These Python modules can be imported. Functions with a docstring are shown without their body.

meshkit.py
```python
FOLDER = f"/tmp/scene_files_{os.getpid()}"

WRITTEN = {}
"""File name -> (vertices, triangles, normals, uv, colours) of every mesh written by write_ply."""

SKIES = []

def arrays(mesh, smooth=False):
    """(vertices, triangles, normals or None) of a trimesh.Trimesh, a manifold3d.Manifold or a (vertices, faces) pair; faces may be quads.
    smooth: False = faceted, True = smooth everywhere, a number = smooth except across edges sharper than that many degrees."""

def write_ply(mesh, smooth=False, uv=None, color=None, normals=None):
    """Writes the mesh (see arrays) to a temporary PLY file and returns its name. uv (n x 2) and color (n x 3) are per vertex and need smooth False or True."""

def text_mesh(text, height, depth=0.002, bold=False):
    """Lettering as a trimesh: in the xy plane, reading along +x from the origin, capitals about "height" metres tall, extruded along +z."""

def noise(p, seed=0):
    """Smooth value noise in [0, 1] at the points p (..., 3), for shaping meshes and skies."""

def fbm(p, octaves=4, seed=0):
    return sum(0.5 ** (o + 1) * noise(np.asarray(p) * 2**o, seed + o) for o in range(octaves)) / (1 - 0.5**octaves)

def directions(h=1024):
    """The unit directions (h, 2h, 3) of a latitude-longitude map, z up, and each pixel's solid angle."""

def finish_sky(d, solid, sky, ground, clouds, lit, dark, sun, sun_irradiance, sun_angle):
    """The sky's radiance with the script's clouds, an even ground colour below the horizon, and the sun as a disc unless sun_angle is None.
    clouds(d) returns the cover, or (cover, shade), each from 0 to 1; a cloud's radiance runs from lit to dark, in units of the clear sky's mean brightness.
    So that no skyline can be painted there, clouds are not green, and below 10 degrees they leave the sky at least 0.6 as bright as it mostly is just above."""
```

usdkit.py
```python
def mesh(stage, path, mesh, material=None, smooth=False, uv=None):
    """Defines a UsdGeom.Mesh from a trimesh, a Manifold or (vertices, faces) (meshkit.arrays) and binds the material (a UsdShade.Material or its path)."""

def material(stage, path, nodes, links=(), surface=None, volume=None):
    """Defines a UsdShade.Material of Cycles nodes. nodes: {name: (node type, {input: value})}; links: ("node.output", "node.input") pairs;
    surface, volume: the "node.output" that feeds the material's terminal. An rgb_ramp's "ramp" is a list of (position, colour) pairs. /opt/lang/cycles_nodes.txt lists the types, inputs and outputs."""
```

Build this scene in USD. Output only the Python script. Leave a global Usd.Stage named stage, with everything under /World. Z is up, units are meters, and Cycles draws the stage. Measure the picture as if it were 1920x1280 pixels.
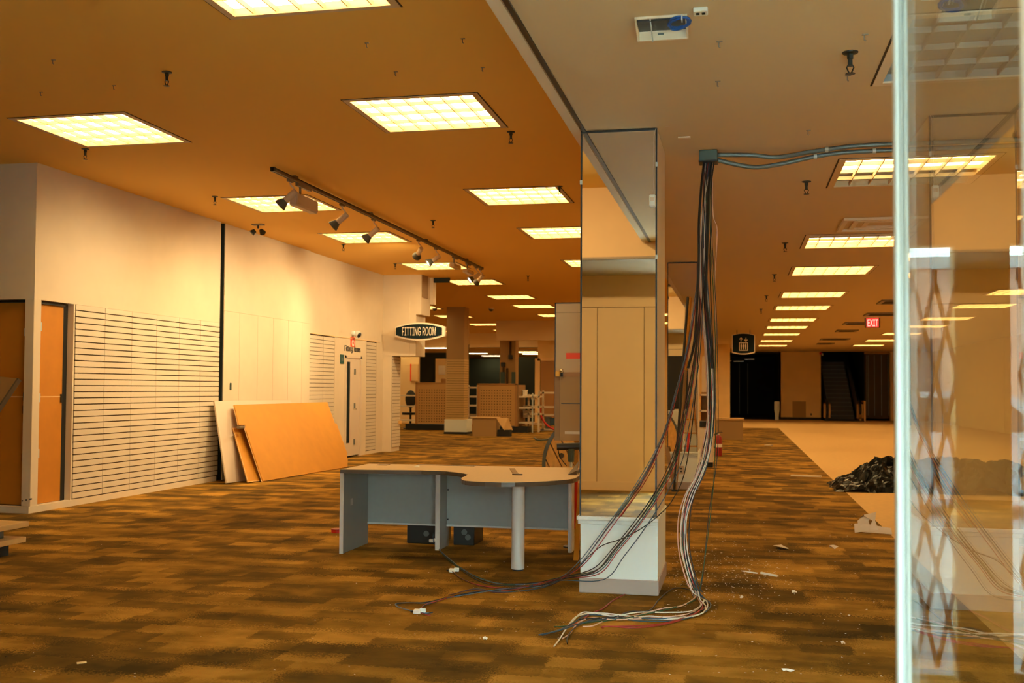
import math, random
import numpy as np, trimesh
from shapely.geometry import Polygon, box as sbox
from shapely import affinity
from pxr import Usd, UsdGeom, UsdLux, Gf, Sdf, UsdShade
import usdkit, meshkit

stage = Usd.Stage.CreateInMemory()
UsdGeom.SetStageUpAxis(stage, UsdGeom.Tokens.z)
UsdGeom.SetStageMetersPerUnit(stage, 1.0)
WORLD = UsdGeom.Xform.Define(stage, '/World')
UsdGeom.Scope.Define(stage, '/World/Looks')
rnd = random.Random(7)
rng = np.random.default_rng(7)

# ------------------------------------------------------------------ camera
EYE, FPX, YAW, PITCH, ROLL, SY = 1.45, 1980.0, 0.211, 0.0333, 0.0058, 21.9
_cy, _sn = math.cos(YAW), math.sin(YAW)
FW = np.array([-_sn * math.cos(PITCH), _cy * math.cos(PITCH), math.sin(PITCH)])
_r = np.array([_cy, _sn, 0.0]); _u = np.cross(_r, FW)
RT = _r * math.cos(ROLL) + _u * math.sin(ROLL)
UP = -_r * math.sin(ROLL) + _u * math.cos(ROLL)
cam = UsdGeom.Camera.Define(stage, '/World/camera')
cam.CreateHorizontalApertureAttr(36.0); cam.CreateVerticalApertureAttr(24.0)
cam.CreateFocalLengthAttr(FPX / 1920 * 36.0)
cam.CreateVerticalApertureOffsetAttr(SY / 1920 * 36.0)
cam.CreateClippingRangeAttr(Gf.Vec2f(0.05, 500))
cam.CreateFStopAttr(4.0); cam.CreateFocusDistanceAttr(8.0)
cam.CreateExposureAttr(0.0)
_m = np.eye(4); _m[0, :3] = RT; _m[1, :3] = UP; _m[2, :3] = -FW; _m[3, :3] = (0, 0, EYE)
cam.AddTransformOp().Set(Gf.Matrix4d(_m.tolist()))

# ------------------------------------------------------------------ sky: flat overcast daylight outside the shop front
LAMP = np.array([1.0, 0.715, 0.31])          # warm lamp colour
LAMP_S = 11.0
SPOT_S = 0.36
dome = UsdLux.DomeLight.Define(stage, '/World/sky')
dome.CreateColorAttr(Gf.Vec3f(0.66, 0.94, 0.97)); dome.CreateIntensityAttr(15.0)

# ------------------------------------------------------------------ measuring: a photo pixel to a point of the room
def ray(px, py):
    return FW + RT * ((px - 960) / FPX) - UP * ((py - 640 - SY) / FPX)
def hit(px, py, axis, val):
    d = ray(px, py); o = np.array([0, 0, EYE]); k = 'xyz'.index(axis)
    return o + d * ((val - o[k]) / d[k])
def fl(px, py): return hit(px, py, 'z', 0.0)
def onplane(px, py, p0, n):
    d = ray(px, py); o = np.array([0, 0, EYE])
    return o + d * (np.dot(np.asarray(p0) - o, n) / np.dot(d, n))

# ------------------------------------------------------------------ materials
def mat(name, col, rough=0.6, metal=0.0, spec=0.5, noise=0.0, scale=8.0, bump=0.0, bscale=60.0, emit=0.0, ecol=None, vary=0.0, stretch=(1, 1, 1)):
    n = {"p": ("principled_bsdf", dict(base_color=tuple(col), roughness=rough, metallic=metal, specular_ior_level=spec))}
    L = []
    if emit:
        n["p"][1]["emission_color"] = tuple(ecol if ecol is not None else col); n["p"][1]["emission_strength"] = emit
    if noise:
        n["g"] = ("geometry", {}); n["m"] = ("mapping", {"scale": tuple(stretch)})
        n["n"] = ("noise_texture", {"scale": scale, "detail": 3.0, "roughness": 0.6})
        c = np.array(col)
        n["r"] = ("rgb_ramp", {"ramp": [(0.25, tuple(c * (1 - noise))), (0.75, tuple(np.minimum(c * (1 + noise), 1)))]})
        L += [("g.position", "m.vector"), ("m.vector", "n.vector"), ("n.fac", "r.fac"), ("r.color", "p.base_color")]
    if vary:
        src = "r.color" if noise else None
        n["oi"] = ("object_info", {}); n["mr"] = ("map_range", {"from_min": 0.0, "from_max": 1.0, "to_min": 1 - vary, "to_max": 1 + vary})
        n["h"] = ("hsv", {"color": tuple(col)})
        L = [l for l in L if l[1] != "p.base_color"]
        L += [("oi.random", "mr.value"), ("mr.result", "h.value"), ("h.color", "p.base_color")]
        if src: L.append((src, "h.color"))
    if bump:
        n["bg"] = ("geometry", {}); n["bn"] = ("noise_texture", {"scale": bscale, "detail": 3.0})
        n["b"] = ("bump", {"strength": bump, "distance": 0.01})
        L += [("bg.position", "bn.vector"), ("bn.fac", "b.height"), ("b.normal", "p.normal")]
    return usdkit.material(stage, '/World/Looks/' + name, n, L, surface="p.BSDF")

M = {}
M['wall'] = mat('white_wall_paint', (.70, .58, .40), .75, noise=.03, scale=3)
M['soffit'] = mat('brown_grey_soffit', (.34, .26, .17), .8)
M['slat_tan'] = mat('tan_slat_laminate', (.60, .40, .15), .5)
M['wall_back'] = mat('cream_back_wall', (.88, .66, .34), .75)
M['wall_front'] = mat('tan_panel_paint', (.72, .48, .22), .7, noise=.03, scale=3)
M['wall_far'] = mat('tan_wall_paint', (.82, .57, .24), .75, noise=.04, scale=2)
M['ceiling'] = mat('tan_ceiling_paint', (.90, .53, .10), .85)
M['ceiling_grey'] = mat('beige_ceiling_paint', (.62, .46, .26), .85)
M['header'] = mat('beige_header_paint', (.72, .58, .40), .8)
M['groove'] = mat('slat_groove_brown', (.07, .038, .012), .9)
M['slat'] = mat('cream_slat_laminate', (.68, .58, .42), .5, vary=.03)
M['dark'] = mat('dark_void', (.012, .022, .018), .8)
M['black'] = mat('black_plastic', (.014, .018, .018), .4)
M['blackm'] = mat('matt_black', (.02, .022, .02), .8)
M['orange'] = mat('orange_fibreboard', (.56, .235, .013), .7, noise=.06, scale=5)
M['orange_edge'] = mat('pale_board_edge', (.86, .58, .26), .7)
M['white_board'] = mat('white_melamine_board', (.66, .54, .40), .5)
M['laminate'] = mat('beige_desk_laminate', (.62, .43, .22), .42, noise=.06, scale=60)
M['edge'] = mat('dark_edge_band', (.10, .075, .05), .4)
M['grey_panel'] = mat('grey_laminate', (.31, .34, .31), .5, noise=.03, scale=20)
M['grey_edge'] = mat('pale_grey_edge', (.60, .60, .56), .5)
M['post'] = mat('grey_metal_leg', (.66, .62, .55), .4)
M['base_white'] = mat('white_pillar_base_paint', (.80, .86, .81), .6)
M['baseboard'] = mat('mauve_vinyl_baseboard', (.42, .33, .27), .6)
M['mirror'] = mat('mirror_silver', (.86, .86, .83), .015, metal=1.0)
M['alu'] = mat('pale_aluminium', (.50, .565, .55), .5)
M['chrome'] = mat('chrome', (.8, .78, .72), .15, metal=1.0)
M['gold'] = mat('warm_steel', (.75, .60, .38), .22, metal=1.0)
M['greenblack'] = mat('dark_green_box', (.05, .085, .07), .5)
M['conduit'] = mat('grey_conduit', (.14, .17, .16), .4, metal=.3)
M['navy'] = mat('dark_navy_sign', (.006, .016, .019), .6, spec=.15)
M['cream'] = mat('cream_lettering', (.85, .74, .58), .5)
M['red'] = mat('red_paint', (.70, .03, .015), .4)
M['darkred'] = mat('dark_red_enamel', (.32, .02, .015), .35)
M['redtape'] = mat('red_orange_tape', (1.0, .09, .025), .5)
M['exit'] = mat('exit_sign_red', (.85, .04, .03), .4, emit=.7, ecol=(1, .06, .04))
M['exit_text'] = mat('exit_sign_letters', (1, .7, .6), .4, emit=1.2, ecol=(1, .55, .45))
M['pegboard'] = mat('brown_pegboard', (.52, .29, .09), .7)
M['peg_hole'] = mat('pegboard_holes', (.16, .085, .03), .8)
M['door_orange'] = mat('orange_door_paint', (.55, .20, .010), .7, noise=.06, scale=5)
M['wood'] = mat('pale_pine', (.74, .42, .12), .6, noise=.16, scale=3, stretch=(9, 9, 5), vary=.12)
M['wood_light'] = mat('light_wood_slab', (.66, .42, .16), .55, noise=.08, scale=6)
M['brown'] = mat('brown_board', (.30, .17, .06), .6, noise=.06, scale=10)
M['cardboard'] = mat('brown_cardboard', (.42, .26, .10), .8)
M['door_brown'] = mat('brown_door', (.40, .20, .06), .55)
M['shelf'] = mat('cream_shelf', (.72, .62, .46), .5)
M['paper'] = mat('white_scrap_paper', (.85, .78, .66), .8)
M['paper_dull'] = mat('crumpled_paper', (.62, .50, .36), .8)
M['bag'] = mat('black_bin_bag_plastic', (.005, .006, .005), .24, spec=.18, bump=.25, bscale=14)
M['blue'] = mat('blue_cable', (.015, .08, .30), .4)
M['c_black'] = mat('black_cable', (.012, .014, .014), .4)
M['c_white'] = mat('white_cable', (.82, .80, .70), .45)
M['c_red'] = mat('red_cable', (.36, .03, .02), .45)
M['c_pink'] = mat('pale_pink_cable', (.72, .46, .34), .45)
M['c_green'] = mat('green_cable', (.02, .08, .025), .45)
M['c_blue'] = mat('slate_blue_cable', (.03, .075, .11), .45)
M['c_slate'] = mat('pale_slate_cable', (.10, .17, .23), .45)
M['c_brown'] = mat('maroon_cable', (.09, .025, .025), .45)
M['lamp'] = mat('lit_lamp_diffuser', (.9, .85, .7), .5, emit=LAMP_S, ecol=LAMP)
M['lamp_off'] = mat('unlit_lamp_diffuser', (.30, .34, .36), .5)
M['louver'] = mat('white_louvre', (.64, .46, .25), .5)
M['louver_off'] = mat('grey_louvre', (.34, .35, .34), .45)
M['bulb'] = mat('lit_spot_lens', (1, .9, .7), .4, emit=14.0, ecol=(1, .8, .5))
M['bulb_off'] = mat('unlit_spot_lens', (.5, .45, .35), .2)
M['track'] = mat('bronze_track', (.20, .15, .09), .5, metal=.3)
M['spot_body'] = mat('beige_spot_body', (.60, .46, .30), .5)
M['spot_shade'] = mat('dark_spot_shade', (.07, .07, .055), .45)
M['sprinkler'] = mat('blackened_brass', (.03, .035, .03), .45, metal=.4)
M['nub'] = mat('grey_ceiling_hook', (.28, .24, .18), .5, metal=.3)
M['dark_brown'] = mat('dark_brown_glazing', (.05, .032, .009), .5)
M['gate_brown'] = mat('gate_brown_enamel', (.10, .05, .018), .6)
M['yellow'] = mat('yellow_plastic', (.85, .45, .05), .5)
M['green_sign'] = mat('dark_green_sign', (.02, .10, .09), .5)
M['pavement'] = mat('grey_pavement', (.40, .42, .43), .85, noise=.1, scale=2)
M['brick'] = mat('red_brick_facade', (.36, .20, .14), .85, noise=.1, scale=2)
M['render'] = mat('pale_render', (.70, .72, .70), .85)
M['car'] = mat('pale_blue_car_paint', (.55, .63, .72), .25, spec=.6)
M['leaf'] = mat('hedge_green', (.10, .16, .05), .8)
M['clear'] = None
M['winglass'] = mat('dark_window_glass', (.03, .04, .05), .08)

def glass_mat():
    n = {"f": ("layer_weight", {"blend": .5}), "pw": ("math", {"math_type": "power", "value2": 5.0}), "ma": ("math", {"math_type": "multiply_add", "value2": .96, "value3": .04}), "t": ("transparent_bsdf", {"color": (.96, .985, .975)}), "g": ("glossy_bsdf", {"color": (1, 1, 1), "roughness": 0.0}), "x": ("mix_closure", {})}
    return usdkit.material(stage, '/World/Looks/clear_pane_glass', n, [("f.facing", "pw.value1"), ("pw.value", "ma.value1"), ("ma.value", "x.fac"), ("t.BSDF", "x.closure1"), ("g.BSDF", "x.closure2")], surface="x.closure")
M['glass'] = glass_mat()

def carpet_mat():
    bk = dict(color1=(0, 0, 0), color2=(1, 1, 1), mortar=(.5, .5, .5), scale=1.0, mortar_size=0.0, mortar_smooth=0.0, bias=0.0)
    n = {"g": ("geometry", {}),
         "na": ("noise_texture", {"scale": 70.0, "detail": 1.0}), "wa": ("mix", {"mix_type": "linear_light", "fac": .035}),
         "nb": ("noise_texture", {"scale": 90.0, "detail": 2.0}), "wb": ("mix", {"mix_type": "linear_light", "fac": .22}),
         "m1": ("mapping", {"location": (0.13, 0.05, 0)}),
         "b1": ("brick_texture", dict(bk, offset=.37, offset_frequency=2, squash=.8, squash_frequency=3, brick_width=.36, row_height=.205)),
         "m2": ("mapping", {"location": (3.37, 1.55, 0)}),
         "b2": ("brick_texture", dict(bk, offset=.61, offset_frequency=3, squash=1.3, squash_frequency=2, brick_width=.43, row_height=.29)),
         "m3": ("mapping", {"scale": (1.0, 1.25, 1)}),
         "n3": ("noise_texture", {"scale": 3.0, "detail": 3.0, "roughness": .55}),
         "mx": ("mix", {"fac": .55}), "mx2": ("mix", {"fac": .50}),
         "r": ("rgb_ramp", {"ramp": [(0.24, (.056, .031, .004)), (0.42, (.14, .072, .008)), (0.56, (.27, .136, .015)), (0.78, (.54, .28, .042))]}),
         "nf": ("noise_texture", {"scale": 320.0, "detail": 2.0}),
         "mf": ("mix", {"mix_type": "overlay", "fac": .35}),
         "p": ("principled_bsdf", {"roughness": .95, "specular_ior_level": .12})}
    L = [("g.position", "na.vector"), ("g.position", "wa.color1"), ("na.color", "wa.color2"), ("g.position", "nb.vector"), ("g.position", "wb.color1"), ("nb.color", "wb.color2"),
         ("wa.color", "m1.vector"), ("m1.vector", "b1.vector"), ("wb.color", "m2.vector"), ("m2.vector", "b2.vector"),
         ("g.position", "m3.vector"), ("m3.vector", "n3.vector"), ("b1.color", "mx.color1"), ("b2.color", "mx.color2"),
         ("mx.color", "mx2.color1"), ("n3.fac", "mx2.color2"), ("mx2.color", "r.fac"), ("g.position", "nf.vector"),
         ("r.color", "mf.color1"), ("nf.color", "mf.color2"), ("mf.color", "p.base_color")]
    return usdkit.material(stage, '/World/Looks/brown_plank_carpet', n, L, surface="p.BSDF")
M['carpet'] = carpet_mat()
M['tile'] = mat('pale_tan_carpet', (.70, .43, .14), .85, noise=.06, scale=14)

# ------------------------------------------------------------------ shapes
def box(x0, x1, y0, y1, z0, z1, c=0.0):
    x0, x1 = sorted((x0, x1)); y0, y1 = sorted((y0, y1)); z0, z1 = sorted((z0, z1))
    if not c:
        m = trimesh.creation.box((x1 - x0, y1 - y0, z1 - z0)); m.apply_translation(((x0 + x1) / 2, (y0 + y1) / 2, (z0 + z1) / 2)); return m
    c = min(c, (x1 - x0) / 3, (y1 - y0) / 3, (z1 - z0) / 3); p = []
    for x, a in ((x0, c), (x1, -c)):
        for y, b in ((y0, c), (y1, -c)):
            for z, d in ((z0, c), (z1, -c)):
                p += [(x, y + b, z + d), (x + a, y, z + d), (x + a, y + b, z)]
    return trimesh.convex.convex_hull(np.array(p))
def cat(l): return trimesh.util.concatenate(list(l))
def cyl(p0, p1, r, n=14, r2=None):
    p0, p1 = np.array(p0, float), np.array(p1, float)
    return tube([p0, p1], [r, r if r2 is None else r2], n)
def tube(pts, r, n=6, closed=False):
    p = np.asarray(pts, float); k = len(p); r = np.broadcast_to(np.asarray(r, float), (k,))
    if closed: t = np.roll(p, -1, 0) - np.roll(p, 1, 0)
    else: t = np.gradient(p, axis=0)
    t /= np.linalg.norm(t, axis=1, keepdims=True) + 1e-12
    ref = np.array([0, 0, 1.0]) if abs(t[0][2]) < .9 else np.array([1.0, 0, 0])
    a = []; prev = ref
    for i in range(k):
        v = prev - t[i] * np.dot(prev, t[i])
        if np.linalg.norm(v) < 1e-6: v = np.cross(t[i], [0.3, 0.5, 0.8])
        v /= np.linalg.norm(v); a.append(v); prev = v
    a = np.array(a); b = np.cross(t, a)
    ang = np.arange(n) * 2 * np.pi / n
    V = (p[:, None] + r[:, None, None] * (np.cos(ang)[None, :, None] * a[:, None] + np.sin(ang)[None, :, None] * b[:, None])).reshape(-1, 3)
    F = []
    for i in range(k if closed else k - 1):
        j = (i + 1) % k
        for s in range(n):
            s2 = (s + 1) % n
            F += [(i * n + s, i * n + s2, j * n + s2), (i * n + s, j * n + s2, j * n + s)]
    if not closed:
        V = np.vstack([V, p[0], p[-1]]); c0, c1 = len(V) - 2, len(V) - 1
        for s in range(n):
            s2 = (s + 1) % n
            F += [(c0, s2, s), (c1, (k - 1) * n + s, (k - 1) * n + s2)]
    return trimesh.Trimesh(V, F, process=False)
def spline(ctrl, per=8):
    P = np.asarray(ctrl, float); P = np.vstack([2 * P[0] - P[1], P, 2 * P[-1] - P[-2]]); out = []
    for i in range(1, len(P) - 2):
        p0, p1, p2, p3 = P[i - 1:i + 3]
        for t in np.arange(per) / per:
            out.append(.5 * ((2 * p1) + (p2 - p0) * t + (2 * p0 - 5 * p1 + 4 * p2 - p3) * t * t + (3 * p1 - p0 - 3 * p2 + p3) * t ** 3))
    out.append(P[-2]); return np.array(out)
def extr(poly, z0, z1):
    m = cat([trimesh.creation.extrude_polygon(g, z1 - z0, engine='earcut') for g in getattr(poly, 'geoms', [poly])]); m.apply_translation((0, 0, z0)); return m
def wallpoly(poly, axis, v0, v1):
    """extrudes a polygon drawn in (u, z): u along y for axis x, along x for axis y; from v0 to v1 along the axis"""
    m = extr(poly, 0, v1 - v0); V = m.vertices.copy()
    m.vertices = np.stack([V[:, 2] + v0, V[:, 0], V[:, 1]], 1) if axis == 'x' else np.stack([V[:, 0], V[:, 2] + v0, V[:, 1]], 1)
    m.fix_normals(); return m
def slab(corners, th, c=0):
    """a flat board from planar corners, given thickness behind its face"""
    P = np.asarray(corners, float); n = np.cross(P[1] - P[0], P[2] - P[0]); n /= np.linalg.norm(n)
    e1 = P[1] - P[0]; e1 /= np.linalg.norm(e1); e2 = np.cross(n, e1)
    uv = np.stack([(P - P[0]) @ e1, (P - P[0]) @ e2], 1)
    m = trimesh.creation.extrude_polygon(Polygon(uv), th, engine='earcut'); V = m.vertices
    m.vertices = P[0] + V[:, :1] * e1 + V[:, 1:2] * e2 + (V[:, 2:] - th) * n if th > 0 else V
    return m
def lathe(profile, n=20):
    """profile: (r, z) pairs"""
    pr = np.array(profile, float); k = len(pr); ang = np.arange(n) * 2 * np.pi / n
    V = np.stack([pr[:, None, 0] * np.cos(ang), pr[:, None, 0] * np.sin(ang), np.broadcast_to(pr[:, None, 1], (k, n))], -1).reshape(-1, 3); F = []
    for i in range(k - 1):
        for s in range(n):
            s2 = (s + 1) % n; F += [(i * n + s, i * n + s2, (i + 1) * n + s2), (i * n + s, (i + 1) * n + s2, (i + 1) * n + s)]
    m = trimesh.Trimesh(V, F); m.fix_normals(); return m
def aim(m, origin, direction):
    """turns a mesh made around +z so that +z follows direction, and moves it"""
    d = np.asarray(direction, float); d = d / np.linalg.norm(d)
    m = m.copy(); m.apply_transform(trimesh.geometry.align_vectors([0, 0, 1], d)); m.apply_translation(origin); return m

# ------------------------------------------------------------------ naming
used, base_of = {}, {}
def uniq(path):
    if path not in used: used[path] = 0; return path
    used[path] += 1; return f"{path}_{used[path]:03d}"
def tag(prim, label=None, cat_=None, group=None, kind=None):
    for k, v in (('label', label), ('category', cat_), ('group', group), ('kind', kind)):
        if v: prim.SetCustomDataByKey(k, v)
def thing(name, label, cat_, group=None, loc=(0, 0, 0), kind=None):
    p = uniq('/World/' + name); x = UsdGeom.Xform.Define(stage, p); x.AddTranslateOp().Set(Gf.Vec3d(*map(float, loc)))
    base_of[p] = np.array(loc, float); tag(x.GetPrim(), label, cat_, group, kind); return p
def part(parent, name, mesh, m, label=None, kind=None, smooth=False):
    p = uniq(parent + '/' + name); off = next((base_of[q] for q in (parent, parent.rsplit('/', 1)[0]) if q in base_of), np.zeros(3))
    mesh = mesh.copy(); mesh.apply_translation(-off)
    pr = usdkit.mesh(stage, p, mesh, M[m], smooth=smooth).GetPrim(); tag(pr, label, None, None, kind); return p
def solo(name, mesh, m, label, cat_, group=None, kind=None, smooth=False):
    p = uniq('/World/' + name); pr = usdkit.mesh(stage, p, mesh, M[m], smooth=smooth).GetPrim(); tag(pr, label, cat_, group, kind); return p
def struct(name, mesh, m, label=None):
    p = uniq('/World/' + name); pr = usdkit.mesh(stage, p, mesh, M[m]).GetPrim(); tag(pr, label, None, None, 'structure'); return p
def structx(name, label=None): return thing(name, label, None, kind='structure')
def dup(src, label, loc, group=None, rotz=0):
    name = src.rsplit('/', 1)[1]; p = uniq('/World/' + name.rstrip('0123456789').rstrip('_') if name[-3:].isdigit() else '/World/' + name)
    x = UsdGeom.Xform.Define(stage, p); x.GetPrim().GetReferences().AddInternalReference(src)
    x.GetPrim().SetInstanceable(True)
    UsdGeom.XformCommonAPI(x).SetTranslate(Gf.Vec3d(*map(float, loc)))
    tag(x.GetPrim(), label, None, group); return p

# ================================================================== the room
HL, HR, XL = 4.01, 3.31, -7.87
XB = -1.16                                    # edge between the high and the low ceiling
struct('floor', extr(Polygon([(-20, -.9), (1.5, -.9), (1.5, 41.4), (-20, 41.4)]), -.05, 0), 'carpet', 'brown plank patterned carpet')
struct('floor', extr(Polygon([(1.5, -.9), (9, -.9), (9, 53.3), (-1.16, 53.3), (-1.16, 41.4), (1.5, 41.4)]), -.05, 0), 'tile', 'pale tan flooring beyond the carpet edge')
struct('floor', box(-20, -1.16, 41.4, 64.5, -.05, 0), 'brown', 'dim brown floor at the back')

ROWS = [6.08, 9.42, 13.70, 17.05, 21.30, 24.70, 28.90, 32.30, 36.40, 41.20, 45.60]
COLA, COLB, COLC, COLR, COLS = -6.22, -2.83, -9.95, 1.42, 5.25
fixA = [(COLA, r) for r in ROWS[1:]]
fixB = [(COLB, r) for r in ROWS]
fixC = [(COLC, r) for r in ROWS[6:]] + [(-13.4, r) for r in ROWS[6:]] + [(-16.9, r) for r in ROWS[7:]]
fixR = [(COLR, r) for r in ROWS]
fixS = [(COLS, r) for r in ROWS]
def holes(poly, fx):
    for x, y in fx: poly = poly.difference(sbox(x - .6, y - .6, x + .6, y + .6))
    return poly
struct('ceiling', extr(holes(Polygon([(-20, 1.7), (XB, 1.7), (XB, 48), (-20, 48)]), fixA + fixB + fixC), HL, HL + .03), 'ceiling', 'high tan ceiling')
struct('ceiling', extr(holes(Polygon([(XB, 1.7), (9, 1.7), (9, 53.3), (XB, 53.3)]), fixR + fixS), HR, HR + .03), 'ceiling_grey', 'lower beige ceiling')
struct('ceiling', box(-20, 9, -.9, 1.72, 3.09, 3.12), 'soffit', 'soffit over the entrance')
struct('ceiling', box(-20, 0, 48, 64.5, 3.30, 3.33), 'ceiling', 'low ceiling of the back room')
struct('ceiling', box(-20.2, 9.2, -1, 65, 4.5, 4.55), 'ceiling', 'roof slab above the ceilings')
struct('wall_bulkhead', box(XB - .02, XB + .05, 1.7, 53.3, HR - .005, HL), 'header', 'step between the two ceilings')
struct('trim_1', cat([box(-1.098, -1.070, 1.7, 7.53, HR - .012, HR - .001)]), 'black', 'dark shutter track along the ceiling edge')
for k, y in enumerate(np.arange(2.1, 7.5, .55)):
    pass

# front wall behind the camera, seen in the mirrors
wf = structx('wall_front')
for a, b in ((-20, -5.2), (-5.2, -3.98), (-3.98, -2.77), (-2.77, -1.99), (-1.985, -1.315), (-1.31, -.9)):
    part(wf, 'panel', box(a + .002, b - .002, -.25, -.15, .12, 2.62), 'wall_front')
part(wf, 'upper_panel', box(-20, -.9, -.25, -.15, 2.628, 3.09), 'wall_front')
part(wf, 'backing', box(-20, -.9, -.30, -.245, 0, 3.1), 'groove')
part(wf, 'baseboard', box(-20, -.9, -.25, -.13, 0, .12), 'wall_front')
part(wf, 'return_panel', box(-.9, -.86, -.9, -.15, 0, 3.1), 'wall_front')
part(wf, 'fascia', box(-20, 9, 1.66, 1.70, 3.09, 4.4), 'wall_front')
part(wf, 'door_lintel', box(-.9, 9, -.9, -.80, 2.19, 3.1), 'wall_front')
part(wf, 'pier', box(1.07, 1.33, -.9, -.78, 0, 2.2), 'wall_far')
part(wf, 'end_pier', box(2.9, 9, -.9, -.78, 0, 2.2), 'wall_far')
part(wf, 'sill', box(1.33, 2.9, -.9, -.78, 0, .06), 'alu')
struct('wall_right', box(9, 9.1, -.9, 65, 0, 4.5), 'wall_far')
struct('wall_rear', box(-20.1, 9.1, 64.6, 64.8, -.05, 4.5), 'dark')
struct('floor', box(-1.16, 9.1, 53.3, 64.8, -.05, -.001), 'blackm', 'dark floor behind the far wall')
struct('wall_left_outer', box(-20.1, -20, -.3, 65, 0, 4.5), 'wall')

# left wall with its slat panels
wl = structx('wall_left')
part(wl, 'upper_panel', box(-8.0, XL, 10.64, 15.06, 2.44, HL), 'wall')
part(wl, 'facing_panel', box(-20, -8.0, 10.64, 10.76, 2.44, HL), 'wall')
back = part(wl, 'slat_backing', box(-8.0, XL - .012, 11.40, 15.06, .07, 2.44), 'groove', 'dark grooves behind the slats')
py = [11.42 + .6096 * k for k in range(7)]
for k in range(6):
    for j in range(31):
        z0 = .082 + j * .0762
        part(back, 'slat', box(XL - .014, XL, py[k] + .004, py[k + 1] - .004 if k < 5 else 15.06, z0 + .007, z0 + .0762 - .006), 'slat')
part(wl, 'base_curb', box(-8.02, XL + .012, 10.60, 15.0, 0, .075), 'wall', 'white curb under the slats')
part(wl, 'base_curb', box(-20, -8.02, 10.60, 10.70, 0, .075), 'wall')
part(wl, 'corner_post', box(-7.985, XL + .004, 10.635, 10.765, .075, 2.44, .004), 'wall', 'white corner post')
part(wl, 'dark_jamb', box(-8.02, -7.95, 11.29, 11.40, .07, 2.44), 'black')
part(wl, 'steel_strip', box(-7.99, XL + .002, 11.375, 11.40, .07, 2.44), 'wall')
for i in range(3): part(wl, 'post_screw', cyl((-7.965 + .05 * i, 10.63, .14 + .01 * i), (-7.965 + .05 * i, 10.66, .14 + .01 * i), .008, 8), 'black')
part(wl, 'recess_back', box(-8.35, -8.30, 14.9, 15.4, 0, HL), 'dark', 'dark vertical gap')
part(wl, 'recess_side', box(-8.35, -7.99, 15.04, 15.06, 0, HL), 'dark')
part(wl, 'recess_side', box(-8.35, XL - .012, 15.188, 15.199, 0, HL), 'dark')
pj = [15.20, 15.735, 16.393, 16.995, 17.615, 18.23, 18.60]
for a, b in zip(pj[:-1], pj[1:]):
    part(wl, 'wall_panel', box(-8.0, XL + .0, a + .003, b - .003, .0, 2.64), 'wall')
part(wl, 'panel_backing', box(-8.35, -7.885, 15.20, 18.60, 0, 2.63), 'groove')
part(wl, 'upper_panel', box(-8.35, XL, 15.20, 18.60, 2.643, HL), 'wall')
part(wl, 'upper_panel', box(-8.0, XL - .03, 18.60, 22.85, 2.47, HL), 'wall')
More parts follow.
